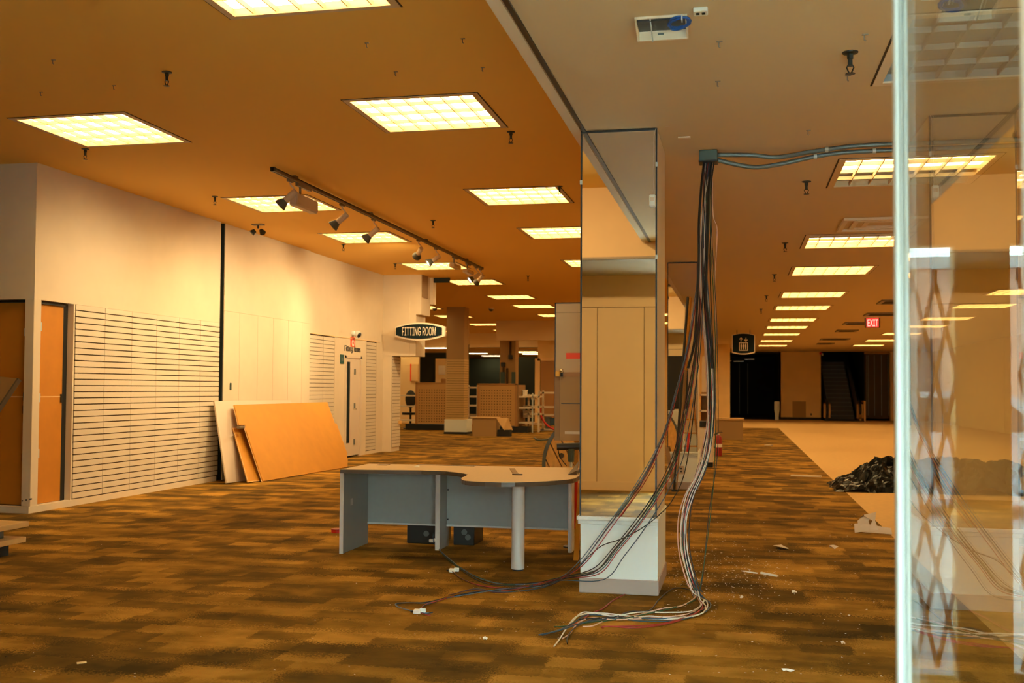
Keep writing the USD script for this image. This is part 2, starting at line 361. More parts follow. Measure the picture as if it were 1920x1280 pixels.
# second and third slat panels, grooves too fine to pick apart
def slats(x, y0, y1, z0=.08, z1=2.44):
    return cat([box(x - .014, x, y0, y1, z + .005, z + .0722) for z in np.arange(z0, z1 - .07, .0762)])
for a, b in ((18.62, 19.30), (19.31, 19.90), (21.76, 22.40)):
    part(wl, 'slat_panel', slats(XL - .02, a, b), 'slat', kind='stuff')
part(wl, 'slat_backing', box(-8.0, XL - .033, 18.60, 19.91, 0, 2.47), 'groove')
part(wl, 'slat_backing', box(-8.0, XL - .033, 21.75, 22.41, 0, 2.47), 'groove')
part(wl, 'base_curb', box(-8.0, XL - .02, 18.60, 19.91, 0, .07), 'wall')
part(wl, 'base_curb', box(-8.0, XL - .02, 21.72, 22.41, 0, .07), 'wall')
part(wl, 'wall_panel', box(-8.0, XL - .02, 19.91, 20.47, 0, 2.47), 'wall')
part(wl, 'wall_panel', box(-8.0, XL - .02, 21.45, 21.75, 0, 2.47), 'wall')
part(wl, 'wall_panel', box(-8.0, XL - .02, 20.47, 21.45, 2.11, 2.47), 'wall')
part(wl, 'wall_panel', box(-8.0, XL - .02, 22.41, 22.85, 0, 2.47), 'wall')
part(wl, 'seam_trim', box(-7.9, XL - .008, 18.62, 22.6, 2.462, 2.474), 'orange_edge')
# end wall that turns to face the entrance, with the ragged header above the opening
wb = structx('wall_fitting')
part(wb, 'wall_panel', box(-8.3, -7.68, 22.85, 23.43, 0, 2.17), 'wall')
sb = part(wb, 'slat_backing', box(-7.682, -7.672, 22.87, 23.43, .1, 2.17), 'groove')
part(wb, 'slat_panel', cat([box(-7.676, -7.660, 22.87, 23.43, z + .005, z + .0722) for z in np.arange(.1, 2.1, .0762)]), 'slat', kind='stuff')
part(wb, 'wood_bracket', box(-7.70, -7.63, 23.30, 23.44, .62, .69), 'wood')
part(wb, 'header_panel', box(-8.3, -7.12, 22.85, 23.58, 2.17, 3.107), 'wall')
part(wb, 'header_panel', box(-8.3, -7.26, 22.84, 22.85, 2.17, HL), 'wall')
part(wb, 'header_panel', box(-8.3, -7.0, 22.85, 23.55, 3.107, HL), 'wall')
part(wb, 'torn_edge', box(-7.0, -6.985, 22.88, 23.35, 3.5, HL), 'brown', 'torn edge of the header')
part(wb, 'torn_edge', box(-7.12, -6.93, 23.55, 23.80, 3.39, HL), 'wall')
part(wb, 'torn_edge', box(-7.02, -6.55, 23.60, 23.66, 3.90, HL), 'dark')

# ================================================================== mirrored pillars
def pillar(x0, x1, y0, y1, label, sensor=False, top=HR, outlet=False):
    t = thing('mirror_pillar', label, 'pillar', loc=((x0 + x1) / 2, (y0 + y1) / 2, 0))
    part(t, 'shaft', box(x0 + .004, x1 - .002, y0 + .014, y1, .52, top - .002), 'wall')
    part(t, 'mirror', box(x0 + .012, x1 - .012, y0 + .002, y0 + .014, .545, top - .02), 'mirror', 'tall mirror facing the entrance')
    e = .011
    part(t, 'mirror_edge', cat([box(x0, x0 + e, y0, y0 + .016, .54, top - .006), box(x1 - e, x1, y0, y0 + .016, .54, top - .006), box(x0, x1, y0 - .001, y0 + .016, top - .02, top - .004)]), 'black', 'thin black mirror edge')
    part(t, 'base', box(x0 + .006, x1 + .005, y0 + .02, y1 + .01, .10, .52), 'base_white', 'white painted base')
    part(t, 'ledge', cat([box(x0 - .02, x1 + .012, y0 - .012, y1 + .02, .515, .545, .006), box(x0 - .012, x1 + .008, y0 + .002, y1 + .015, .487, .517, .004)]), 'base_white')
    part(t, 'baseboard', box(x0 - .002, x1 + .012, y0 + .012, y1 + .018, 0, .105, .004), 'baseboard')
    if outlet:
        o = part(t, 'outlet', box(x0 + .16, x0 + .24, y0 + .012, y0 + .022, .22, .34), 'paper_dull')
        for z in (.26, .30): part(o, 'socket', cyl((x0 + .2, y0 + .008, z), (x0 + .2, y0 + .014, z), .014, 10), 'black')
    return t
P1 = pillar(-1.108, -.560, 7.50, 8.35, 'mirrored pillar in the foreground with a white base, crossed by cables')
P3 = pillar(-1.01, -.575, 15.55, 16.4, 'mirrored pillar behind the hanging cables, farther back than the foreground one', outlet=True)
# clips along the mirror edge
for z in (3.03, 2.37, 1.0):
    part(P1, 'mirror_clip', box(-.572, -.556, 7.492, 7.515, z, z + .03), 'alu')
part(P1, 'mirror_clip', box(-1.112, -1.096, 7.492, 7.515, 2.92, 2.95), 'alu')
s = hit(1224, 377, 'y', 7.49)
t = thing('wall_sensor', 'small white box sensor stuck high on the right edge of the foreground mirrored pillar', 'sensor', loc=s)
part(t, 'housing', box(s[0] - .022, s[0] + .022, 7.445, 7.502, s[2] - .042, s[2] + .042, .006), 'base_white')
part(t, 'window', box(s[0] - .014, s[0] + .014, 7.443, 7.447, s[2] - .005, s[2] + .02), 'paper_dull')
part(t, 'wire', tube(spline([(s[0] + .005, 7.49, s[2] + .04), (s[0] + .005, 7.495, s[2] + .3), (s[0] + .02, 7.495, HR - .01), (s[0] + .12, 7.47, HR - .004)]), .0022, 5), 'paper_dull')

# ================================================================== ceiling lights
def troffer(label, pos, lit, group):
    """lit: list of (y0, y1, on) strips of the diffuser, in the fixture's own metres"""
    x, y, z = pos; t = thing('ceiling_light', label, 'ceiling light', group, loc=pos)
    any_on = any(l[2] for l in lit); lv = 'louver' if any_on else 'louver_off'
    w = .6
    fr = extr(sbox(x - w - .018, y - w - .018, x + w + .018, y + w + .018).difference(sbox(x - w + .035, y - w + .035, x + w - .035, y + w - .035)), z - .008, z + .004)
    part(t, 'frame', fr, 'louver' if any_on else 'header')
    part(t, 'shadow_gap', extr(sbox(x - w - .03, y - w - .03, x + w + .03, y + w + .03).difference(sbox(x - w - .017, y - w - .017, x + w + .017, y + w + .017)), z - .003, z - .0005), 'groove')
    sides = extr(sbox(x - w, y - w, x + w, y + w).difference(sbox(x - w + .012, y - w + .012, x + w - .012, y + w - .012)), z + .004, z + .14)
    part(t, 'housing', cat([sides, box(x - w, x + w, y - w, y + w, z + .14, z + .15)]), lv)
    for a, b, on in lit:
        part(t, 'diffuser', box(x - w + .02, x + w - .02, y + a, y + b, z + .052, z + .06), 'lamp' if on else 'lamp_off')
    for i in range(1, 7):
        xx = x - w + 1.2 * i / 7; part(t, 'louver_blade', box(xx - .004, xx + .004, y - w + .012, y + w - .012, z + .005, z + .040), lv)
    for j in range(1, 4):
        yy = y - w + 1.2 * j / 4; part(t, 'louver_blade', box(x - w + .012, x + w - .012, yy - .004, yy + .004, z + .005, z + .037), lv)
    return t
FULL, OFF = [(-.58, .58, True)], [(-.58, .58, False)]
ORD = ['nearest', 'second', 'third', 'fourth', 'fifth', 'sixth', 'seventh', 'eighth', 'ninth', 'tenth', 'eleventh']
proto = None
for col, fx, z in (('the column of lights nearest the left wall', fixA, HL), ('the column of lights left of the mirrored pillars', fixB, HL), ('the far left column behind the fitting room wall', fixC, HL)):
    for i, (x, y) in enumerate(fx):
        if fx is fixC: col = {COLC: 'the far left column behind the fitting room wall', -13.4: 'the second column behind the fitting room wall', -16.9: 'the outermost left column at the back'}[x]; i = i % 5
        lab = f"lit square louvred ceiling light, {ORD[i]} in {col}"
        if proto is None: proto = troffer(lab, (x, y, z), FULL, 'louvred ceiling lights')
        else: dup(proto, lab, (x, y, z), 'louvred ceiling lights')
troffer('unlit dark louvred ceiling light behind the glass screen, nearest in the right column', (COLR, ROWS[0], HR), OFF, 'louvred ceiling lights')
troffer('louvred ceiling light half behind the glass screen with its far strip unlit', (COLR, ROWS[1], HR), [(-.58, .22, True), (.23, .58, False)], 'louvred ceiling lights')
troffer('louvred ceiling light right of the cables with a blue-grey unlit near strip', (COLR, ROWS[2], HR), [(-.58, -.05, False), (-.04, .58, True)], 'louvred ceiling lights')
for i, (x, y) in enumerate(fixR[3:]): dup(proto, f"lit louvred ceiling light, {ORD[i]} of the fully lit ones in the right column", (x, y, HR), 'louvred ceiling lights')
for i, (x, y) in enumerate(fixS): dup(proto, f"lit louvred ceiling light at far right above the escalator, {ORD[i]} of its row", (x, y, HR), 'louvred ceiling lights')
# lights of the low back room
for i, (x, y) in enumerate([(hit(px, py, 'z', 3.22)[0], hit(px, py, 'z', 3.22)[1]) for px, py in ((815, 653.5), (893, 663.5), (923, 668), (986, 661), (1000, 664.5))]):
    t = thing('strip_light', f"lit strip light under the low ceiling of the dark back room, {('leftmost', 'second', 'third', 'fourth', 'rightmost')[i]} of its row", 'strip light', loc=(x, y, 3.2))
    part(t, 'tray', box(x - .56, x + .56, y - .3, y + .3, 3.255, 3.299), 'louver')
    part(t, 'diffuser', box(x - .54, x + .54, y - .28, y + .28, 3.235, 3.257), 'lamp')

# ================================================================== track lighting
TX, TZ = -5.25, 3.95
t = thing('track_rail', 'long bronze lighting track on the high ceiling', 'track rail', loc=(TX, 16.3, TZ))
part(t, 'rail', cat([box(TX - .022, TX - .010, 11.25, 21.5, TZ - .012, TZ + .03), box(TX + .010, TX + .022, 11.25, 21.5, TZ - .012, TZ + .03), box(TX - .022, TX + .022, 11.25, 21.5, TZ + .018, TZ + .034)]), 'track')
for y in (11.27, 21.48): part(t, 'end_cap', box(TX - .024, TX + .024, y - .02, y + .02, TZ - .014, TZ + .036), 'black')
for y in (11.9, 14.6, 17.4, 20.2): part(t, 'ceiling_bracket', box(TX - .02, TX + .02, y - .04, y + .04, TZ + .034, HL + .001), 'track')
def spot(y, tgt, lit, label, power, cone=50):
    o = np.array([TX, y, TZ - .012]); t = thing('track_spotlight', label, 'spotlight', 'spotlights on the ceiling track', loc=o)
    part(t, 'adapter', box(TX - .02, TX + .02, y - .06, y + .06, TZ - .045, TZ - .012, .004), 'track')
    d = np.asarray(tgt, float) - o; d /= np.linalg.norm(d)
    piv = o + np.array([0.03, 0.02, -.17])
    part(t, 'arm', tube(spline([o + (0, 0, -.03), o + (.01, .0, -.07), o + (.035, .02, -.10), piv + (0.02, 0, 0.02), piv]), .011, 8), 'spot_body')
    part(t, 'knob', cyl(piv + (0, -.035, 0), piv + (0, .035, 0), .017, 10), 'black')
    part(t, 'barrel', aim(lathe([(0, -.05), (.034, -.05), (.04, -.03), (.04, .12), (.036, .125), (0, .125)]), piv, d), 'spot_body', smooth=40)
    part(t, 'shade', aim(lathe([(.034, .115), (.045, .13), (.075, .20), (.078, .215), (.072, .215), (.040, .135), (.034, .125)]), piv, d), 'spot_shade', smooth=40)
    part(t, 'lens', aim(lathe([(0, .185), (.05, .188), (.064, .192), (.064, .196), (.03, .206), (0, .21)]), piv, d), 'bulb' if lit else 'bulb_off', smooth=40)
    if power:
        L = UsdLux.SphereLight.Define(stage, t + '/beam'); L.CreateRadiusAttr(.035)
        L.CreateIntensityAttr(power * SPOT_S); L.CreateColorAttr(Gf.Vec3f(1, .74, .40)); L.CreateNormalizeAttr(True)
        sh = UsdLux.ShapingAPI.Apply(L.GetPrim()); sh.CreateShapingConeAngleAttr(cone); sh.CreateShapingConeSoftnessAttr(1.0)
        z = -d; xx = np.cross([0, 0, 1.0], z); xx /= np.linalg.norm(xx); yy = np.cross(z, xx); mm = np.eye(4)
        mm[0, :3], mm[1, :3], mm[2, :3], mm[3, :3] = xx, yy, z, piv + d * .235 - base_of[t]
        UsdGeom.Xformable(L.GetPrim()).AddTransformOp().Set(Gf.Matrix4d(mm.tolist()))
    return t
spot(11.75, (XL, 11.6, 1.7), True, 'track spotlight nearest the entrance end, beside the beige ballast box', 260)
spot(13.45, (XL, 13.2, 1.8), True, 'second track spotlight from the near end, dark shade against a ceiling light', 130)
spot(14.72, (XL, 14.9, 1.9), True, 'third track spotlight from the near end, over the second ceiling light', 300)
spot(16.95, (XL, 20.6, 1.9), True, 'track spotlight in the middle of the rail with a dark shade turned to the wall', 360)
spot(18.0, (-7.87, 16.7, 2.1), True, 'track spotlight with a bright lens past the middle of the rail', 330)
spot(20.95, (-7.87, 19.3, 1.9), True, 'track spotlight with a bright lens near the far end of the rail', 140)
spot(21.3, (-7.5, 22.85, 2.2), True, 'last track spotlight at the far end, barrel tilted upright', 110)
for i, (x, tgt, pw, cn) in enumerate(((-2.6, (-2.2, 1.7, 3.5), 70, 55), (-1.75, (-1.9, -.15, 1.5), 230, 45), (-3.6, (-3.4, -.15, 1.5), 200, 45))):
    _tx = TX; TX = x; spot(5.3, tgt, True, ('track spotlight turned to the wall above the entrance soffit', 'track spotlight turned to the tan panels beside the entrance, the one nearer the doors', 'track spotlight turned to the tan panels beside the entrance, the one farther from the doors')[i], pw, cn); TX = _tx
solo('track_rail', box(-3.9, -1.5, 5.278, 5.322, TZ - .012, HL - .001), 'track', 'short lighting track near the entrance', 'track rail')
for y, lab in ((12.15, 'large beige ballast box hanging from the near end of the lighting track'), (19.3, 'beige ballast box hanging from the far half of the lighting track'), (20.3, 'smaller beige ballast box close to the far end of the lighting track')):
    k = 1.0 if y < 13 else .75
    t = thing('ballast_box', lab, 'ballast', loc=(TX, y, TZ))
    part(t, 'stem', cat([cyl((TX, y - .1 * k, TZ - .17), (TX, y - .1 * k, TZ - .01), .016, 8), box(TX - .02, TX + .02, y - .2 * k, y + .2 * k, TZ - .05, TZ - .012)]), 'track')
    part(t, 'body', box(TX - .06, TX + .06, y - .30 * k, y + .34 * k, TZ - .31 * k, TZ - .15, .02), 'spot_body')

# ================================================================== sprinklers, hooks, domes
def sprinkler(x, y, z, label, big=1.0, plate=True):
    t = thing('sprinkler', label, 'sprinkler', 'ceiling sprinklers', loc=(x, y, z)); b = big
    if plate: part(t, 'escutcheon', aim(lathe([(0, 0), (.042 * b, 0), (.040 * b, .006), (.015, .012), (0, .012)], 14), (x, y, z), (0, 0, -1)), 'sprinkler')
    part(t, 'body', aim(lathe([(0, 0), (.016 * b, 0), (.016 * b, .03 * b), (.012 * b, .035 * b), (.012 * b, .07 * b), (0, .07 * b)], 10), (x, y, z - .004), (0, 0, -1)), 'sprinkler')
    part(t, 'frame_arm', cat([tube([(x + s * .008 * b, y, z - .065 * b), (x + s * .018 * b, y, z - .08 * b), (x + s * .004, y, z - .115 * b)], .004 * b, 5) for s in (-1, 1)]), 'sprinkler')
    part(t, 'deflector', aim(lathe([(0, 0), (.026 * b, 0), (.024 * b, .003), (0, .004)], 12), (x, y, z - .113 * b), (0, 0, -1)), 'sprinkler')
for px, lab, b in (((313, 135), 'black sprinkler between the two nearest left ceiling lights', 1.0), ((160, 279), 'black sprinkler below the leftmost ceiling light', 1.0), ((403, 368), 'small sprinkler beside the left corner of the second left ceiling light', 1.0), ((812, 413), 'sprinkler on the open ceiling right of the lighting track', 1.0), ((958, 247), 'black sprinkler at the right corner of the nearest central ceiling light', 1.0), ((644, 458), 'sprinkler at the corner of the third left ceiling light', 1.0), ((741, 494), 'tiny sprinkler left of the fourth left ceiling light', 1.0), ((1049, 349), 'sprinkler in front of the right end of the second central ceiling light', 1.0), ((990, 517), 'tiny sprinkler above the header at the back left', 1.0)):
    p = hit(*px, 'z', HL); sprinkler(p[0], p[1], HL, lab, b)
for px, lab, b in (((1594, 98), 'large black sprinkler with a round plate near the top right', 1.05), ((1512, 340), 'black sprinkler left of the half-hidden right ceiling light', 1.0), ((1472, 455), 'sprinkler left of the ceiling light with the blue-grey strip', 1.0), ((1452, 514), 'sprinkler left of the first fully lit right ceiling light', 1.0), ((1437, 554), 'small sprinkler left of the second fully lit right ceiling light', 1.0), ((1427, 579), 'tiny sprinkler left of the third fully lit right ceiling light', 1.0)):
    p = hit(*px, 'z', HR); sprinkler(p[0], p[1], HR, lab, b)
def hook(px, z, lab, flip=1):
    p = hit(*px, 'z', z); t = thing('ceiling_hook', lab, 'ceiling hook', 'hooks and anchors left in the ceiling', loc=p)
    part(t, 'plate', box(p[0] - .016, p[0] + .016, p[1] - .006, p[1] + .006, z - .005, z), 'nub')
    part(t, 'hook', tube([p + (-.004 * flip, 0, -.002), p + (-.004 * flip, 0, -.03), p + (.004 * flip, 0, -.036)], .004, 5), 'nub')
for px, z, lab in (((100, 112), HL, 'tiny hook on the dark left ceiling, farthest left of the upper hooks'), ((77, 172), HL, 'tiny hook just above the leftmost ceiling light'), ((214, 160), HL, 'tiny hook above the right end of the leftmost ceiling light'), ((688, 80), HL, 'small hook on the upper ceiling left of centre'), ((868, 72), HL, 'small hook on the upper ceiling, toward the shutter track'), ((742, 134), HL, 'small hook above the nearest central ceiling light'), ((905, 126), HL, 'small hook above the right end of the nearest central light'), ((1349, 77), HR, 'T-shaped hook below the white socket on the lower ceiling'), ((1346, 152), HR, 'pale hook above the dark junction box'), ((1622, 64), HR, 'pale hook just above the large sprinkler'), ((1590, 141), HR, 'pale hook just below the large sprinkler'), ((1516, 244), HR, 'pale hook above the grey conduits')):
    hook(px, z, lab)
p = hit(1283, 257, 'z', HR); solo('ceiling_plate', box(p[0] - .045, p[0] + .045, p[1] - .02, p[1] + .02, HR - .008, HR), 'header', 'small flat beige plate on the ceiling right of the pillar top', 'cover plate')
def dome_cam(p, lab):
    t = thing('dome_camera', lab, 'security camera', loc=p)
    part(t, 'collar', aim(lathe([(0, 0), (.09, 0), (.09, .03), (.075, .045), (0, .045)]), p, (0, 0, -1)), 'header', smooth=40)
    part(t, 'dome', aim(lathe([(.072, .04), (.068, .075), (.045, .105), (0, .118)]), p, (0, 0, -1)), 'black', smooth=True)
dome_cam(hit(921, 577, 'z', HL), 'dark dome security camera on the ceiling left of the pale back header')
dome_cam(hit(815, 576, 'z', HL), 'dark dome security camera beside the ragged end of the fitting room header')
p = hit(484, 420, 'z', HL)
t = thing('emergency_light', 'small dark twin-headed emergency lamp high on the ceiling edge above the white wall panels', 'emergency lamp', loc=p)
part(t, 'plate', box(p[0] - .09, p[0] + .09, p[1] - .05, p[1] + .05, HL - .02, HL), 'nub')
part(t, 'stem', cyl(p, p + (0, 0, -.07), .015, 8), 'black')
for s in (-1, 1): part(t, 'lamp_head', aim(lathe([(0, 0), (.03, 0), (.05, .07), (0, .075)], 12), p + (.05 * s, 0, -.10), (s * .5, -.3, -.5)), 'black')

# fixtures on the lower ceiling near the top of the picture
a = hit(1195, 45, 'z', HR); x0 = a[0]
t = thing('ceiling_junction_tray', 'open beige electrical tray on the lower ceiling stuffed with blue cable', 'junction box', loc=(-.37, 5.28, HR))
part(t, 'tray', cat([box(-.50, -.25, 5.40, 5.415, HR - .07, HR), box(-.50, -.25, 5.24, 5.25, HR - .012, HR), wallpoly(Polygon([(5.24, HR), (5.24, HR - .012), (5.41, HR - .07), (5.41, HR)]), 'x', -.505, -.495), wallpoly(Polygon([(5.24, HR), (5.24, HR - .012), (5.41, HR - .07), (5.41, HR)]), 'x', -.255, -.245)]), 'header')
part(t, 'opening', box(-.495, -.255, 5.25, 5.40, HR - .022, HR - .002), 'black')
part(t, 'strap', slab([(-.43, 5.24, HR - .013), (-.424, 5.24, HR - .013), (-.424, 5.41, HR - .071), (-.43, 5.41, HR - .071)], .003), 'alu')
part(t, 'latch', box(-.40, -.37, 5.394, 5.401, HR - .045, HR - .036), 'conduit')
coil = []
for k in range(70):
    an = k / 70 * 2 * np.pi * 4; r = .042 + .006 * math.sin(k * 1.3); coil.append((-.285 + r * 1.2 * math.cos(an), 5.265 + r * 1.0 * math.sin(an) - .02 * math.cos(an), HR - .035 - .006 * math.sin(an * .5) - .012 * math.sin(an)))
part(t, 'coiled_cable', tube(spline(coil, 3), .0055, 6), 'blue', 'coil of blue cable', smooth=True)
part(t, 'cable_tie', box(-.272, -.266, 5.20, 5.235, HR - .045, HR - .015), 'alu')
t = thing('ceiling_socket', 'white double socket box on the lower ceiling beside the blue coil', 'socket', loc=(-.177, 5.19, HR))
part(t, 'box', box(-.212, -.142, 5.155, 5.225, HR - .022, HR, .004), 'base_white')
for s in (-.199, -.171): part(t, 'socket_hole', box(s, s + .016, 5.178, 5.20, HR - .025, HR - .021), 'navy')
# junction box with conduits
JB = np.array([-.225, 8.34])
t = thing('junction_box', 'dark green square junction box on the ceiling from which the cables hang', 'junction box', loc=(JB[0], JB[1], HR))
part(t, 'body', box(JB[0] - .07, JB[0] + .07, JB[1] - .07, JB[1] + .07, HR - .085, HR, .005), 'greenblack')
part(t, 'cover_rim', box(JB[0] - .073, JB[0] + .073, JB[1] - .073, JB[1] + .073, HR - .095, HR - .08, .004), 'black')
c1 = spline([(JB[0] + .07, 8.34, HR - .03), (.10, 8.35, HR - .04), (.30, 8.37, HR - .06), (.55, 8.30, HR - .045), (.9, 8.22, HR - .03), (1.6, 8.22, HR - .03), (3.5, 8.22, HR - .03)])
c2 = spline([(JB[0] + .07, 8.34, HR - .07), (0, 8.36, HR - .11), (.15, 8.38, HR - .13), (.35, 8.42, HR - .10), (.62, 8.42, HR - .05), (.9, 8.40, HR - .035), (1.6, 8.40, HR - .035), (3.5, 8.4, HR - .035)])
for c, lab in ((c1, 'upper grey flexible conduit running right from the junction box'), (c2, 'lower sagging grey flexible conduit running right from the junction box')):
    t = thing('conduit', lab, 'conduit', loc=c[0]); part(t, 'tube', tube(c, .018, 10), 'conduit', smooth=True)
    for q in (len(c) * 5 // 9, len(c) * 3 // 4): part(t, 'clip', tube([c[q] + (-.012, 0, 0), c[q] + (.012, 0, 0)], .023, 10), 'alu')

# air diffusers on the lower ceiling
def diffuser(x0, x1, y0, y1, lab, m='header'):
    t = thing('air_diffuser', lab, 'air vent', 'ceiling air vents', loc=((x0 + x1) / 2, (y0 + y1) / 2, HR))
    for k in range(3):
        d = k * min(x1 - x0, y1 - y0) * .14; o = sbox(x0 + d, y0 + d, x1 - d, y1 - d); i = sbox(x0 + d + .05, y0 + d + .05, x1 - d - .05, y1 - d - .05)
        part(t, 'ring', extr(o.difference(i), HR - .03 + .006 * k, HR - .002), m)
    part(t, 'core', box(x0 + .05, x1 - .05, y0 + .05, y1 - .05, HR - .006, HR - .001), 'ceiling_grey' if m == 'header' else 'groove')
diffuser(1.12, 1.98, 11.85, 12.72, 'square beige air diffuser on the lower ceiling left of the glass screen post')
def slot(px0, px1, py, lab, d=.45):
    a, b = hit(px0, py, 'z', HR), hit(px1, py, 'z', HR); t = thing('slot_vent', lab, 'air vent', 'dark slot vents in the far ceiling', loc=((a + b) / 2))
    x0, x1, y = a[0], b[0], a[1]
    part(t, 'frame', extr(sbox(x0, y - d, x1, y + d).difference(sbox(x0 + .08, y - d + .08, x1 - .08, y + d - .08)), HR - .03, HR), 'track')
    part(t, 'louver', cat([box(x0 + .08, x1 - .08, y - d + .08 + .14 * k, y - d + .13 + .14 * k, HR - .025, HR - .012) for k in range(int(2 * d / .14) - 1)]), 'groove')
    part(t, 'void', box(x0 + .06, x1 - .06, y - d + .06, y + d - .06, HR - .008, HR - .001), 'dark')
for a, b, y, lab in ((1648, 1690, 565, 'dark slot vent beside the glass screen post, highest in the picture'), (1622, 1690, 588.5, 'long dark slot vent just above the exit sign'), (1582, 1640, 605.5, 'dark slot vent left of the exit sign'), (1568, 1607, 619.5, 'dark slot vent below and left of the exit sign'), (1538, 1592, 635.5, 'long thin dark slot vent over the escalator wall'), (1532, 1563, 643.5, 'smallest dark slot vent near the far wall')):
    slot(a, b, y, lab)

# ================================================================== reception desk
DZ = .74
front = [(638, 879.6), (720, 880.6), (790, 881.3), (836, 883), (858, 885.5), (870, 887.2), (876, 889), (873, 892), (866, 894.5), (864, 896.5), (866, 899), (872, 900.6), (885, 902), (909, 903.2), (940, 904), (965.6, 904), (995, 903.2), (1022, 902), (1045, 900.4), (1064, 898.7), (1075, 897.2), (1079.5, 896)]
fp = [tuple(hit(*q, 'z', DZ)[:2]) for q in front]
outline = fp + [(-1.27, 8.62), (-1.35, 8.95), (-1.39, 9.46), (-3.375, 9.40)]
dp = Polygon(outline).buffer(0)
t = thing('reception_desk', 'grey and beige reception desk with a curved top on a round leg', 'desk', loc=(-2.4, 9.0, 0))
top = part(t, 'desktop', extr(dp.buffer(-.004), DZ - .03, DZ), 'laminate', 'beige wood-look desktop with a curved front')
part(t, 'edge_band', extr(dp.difference(dp.buffer(-.006)), DZ - .034, DZ - .002), 'edge', 'dark edge band')
part(t, 'end_panel', box(-3.405, -3.375, 8.76, 9.40, 0, DZ - .032, .003), 'grey_panel', 'left end panel')
part(t, 'end_panel_edge', box(-3.407, -3.373, 8.752, 8.764, .0, DZ - .032), 'grey_edge')
part(t, 'middle_panel', box(-2.650, -2.612, 9.15, 9.46, 0, DZ - .032, .003), 'grey_panel')
part(t, 'middle_panel_edge', box(-2.652, -2.610, 9.142, 9.154, 0, DZ - .032), 'grey_edge')
part(t, 'right_panel', box(-1.475, -1.44, 9.29, 9.44, 0, DZ - .032, .003), 'post')
part(t, 'modesty_panel', box(-3.375, -2.65, 9.385, 9.405, .195, DZ - .032), 'grey_panel', 'left modesty panel')
part(t, 'modesty_panel', box(-2.612, -1.475, 9.385, 9.405, .195, DZ - .032), 'grey_panel', 'right modesty panel')
part(t, 'panel_rail', box(-3.375, -1.475, 9.375, 9.41, .185, .20), 'grey_edge')
part(t, 'round_leg', cyl((-1.722, 8.31, .012), (-1.722, 8.31, DZ - .03), .052, 28), 'post', 'pale round column leg', smooth=40)
part(t, 'leg_foot', cyl((-1.722, 8.31, 0), (-1.722, 8.31, .014), .044, 20), 'black')
part(t, 'bolt', cat([cyl((-2.60, 9.36, z), (-2.59, 9.36, z), .008, 8) for z in (.25, .52)]), 'black')
part(t, 'sticker', box(-3.3745, -3.3735, 8.93, 8.99, .40, .46), 'grey_edge')
for x in (-3.17, -2.98): part(t, 'bracket', box(x - .035, x + .035, 9.365, 9.386, .665, .70), 'grey_edge')
part(t, 'grommet', box(-3.24, -3.14, 9.22, 9.32, DZ - .001, DZ + .004), 'edge')
part(t, 'cable_slot', box(-2.9, -2.35, 9.36, 9.43, DZ - .001, DZ + .003), 'edge')
# things on the desk
p = hit(960, 879, 'z', DZ); q = hit(968, 890, 'z', DZ)
t = thing('metal_bracket', 'flat dark metal bracket lying on the curved part of the desktop', 'bracket', loc=(p[0], p[1], DZ))
d = (q - p); d /= np.linalg.norm(d); sd = np.array([-d[1], d[0], 0]) * .022
part(t, 'bar', slab([p - sd + (0, 0, .008), q - sd + (0, 0, .008), q + sd + (0, 0, .008), p + sd + (0, 0, .008)], .008), 'brown')
part(t, 'foot', box(q[0] - .03, q[0] + .05, q[1] - .02, q[1] + .01, DZ + .001, DZ + .01), 'edge')
a, b, c = hit(1060, 889.5, 'z', DZ), hit(1079, 888, 'z', DZ), hit(1079, 877, 'z', DZ + .05)
t = thing('wedge_block', 'dark triangular wedge on the right end of the desktop', 'wedge', loc=(a[0], a[1], DZ))
V = np.array([(-1.375, 8.62, DZ + .001), (-1.30, 8.64, DZ + .001), (-1.385, 9.25, DZ + .001), (-1.372, 8.63, DZ + .004), (-1.305, 8.66, DZ + .035), (-1.375, 9.28, DZ + .075)])
part(t, 'body', trimesh.convex.convex_hull(V), 'edge')
p = hit(781, 875.5, 'z', DZ); solo('paper_scrap', trimesh.convex.convex_hull(np.array([p + (-.03, -.02, .001), p + (.03, -.015, .001), p + (.02, .03, .012), p + (-.02, .02, .004), p + (0, 0, .018)])), 'paper', 'small white paper scrap on the left half of the desktop', 'paper scrap')
# tool standing behind the desk
t = thing('pump_tool', 'black T-handled tool on a pale rod standing at the right rear of the desk', 'tool', loc=(-1.5, 9.62, 0))
part(t, 'rod', cyl((-1.50, 9.62, 0), (-1.50, 9.62, .80), .013, 10), 'base_white')
part(t, 'neck', cyl((-1.50, 9.62, .78), (-1.50, 9.62, .90), .028, 12, .034), 'greenblack')
part(t, 'head', cyl((-1.63, 9.60, .915), (-1.38, 9.64, .925), .032, 14), 'black', smooth=40)
part(t, 'knob', cyl((-1.43, 9.62, 1.0), (-1.38, 9.62, 1.03), .022, 12), 'black')
part(t, 'wire', tube(spline([(-1.62, 9.60, .90), (-1.60, 9.61, .82), (-1.54, 9.62, .74)]), .004, 5), 'black')
part(t, 'foot', cyl((-1.50, 9.62, 0), (-1.50, 9.62, .012), .07, 16), 'black')
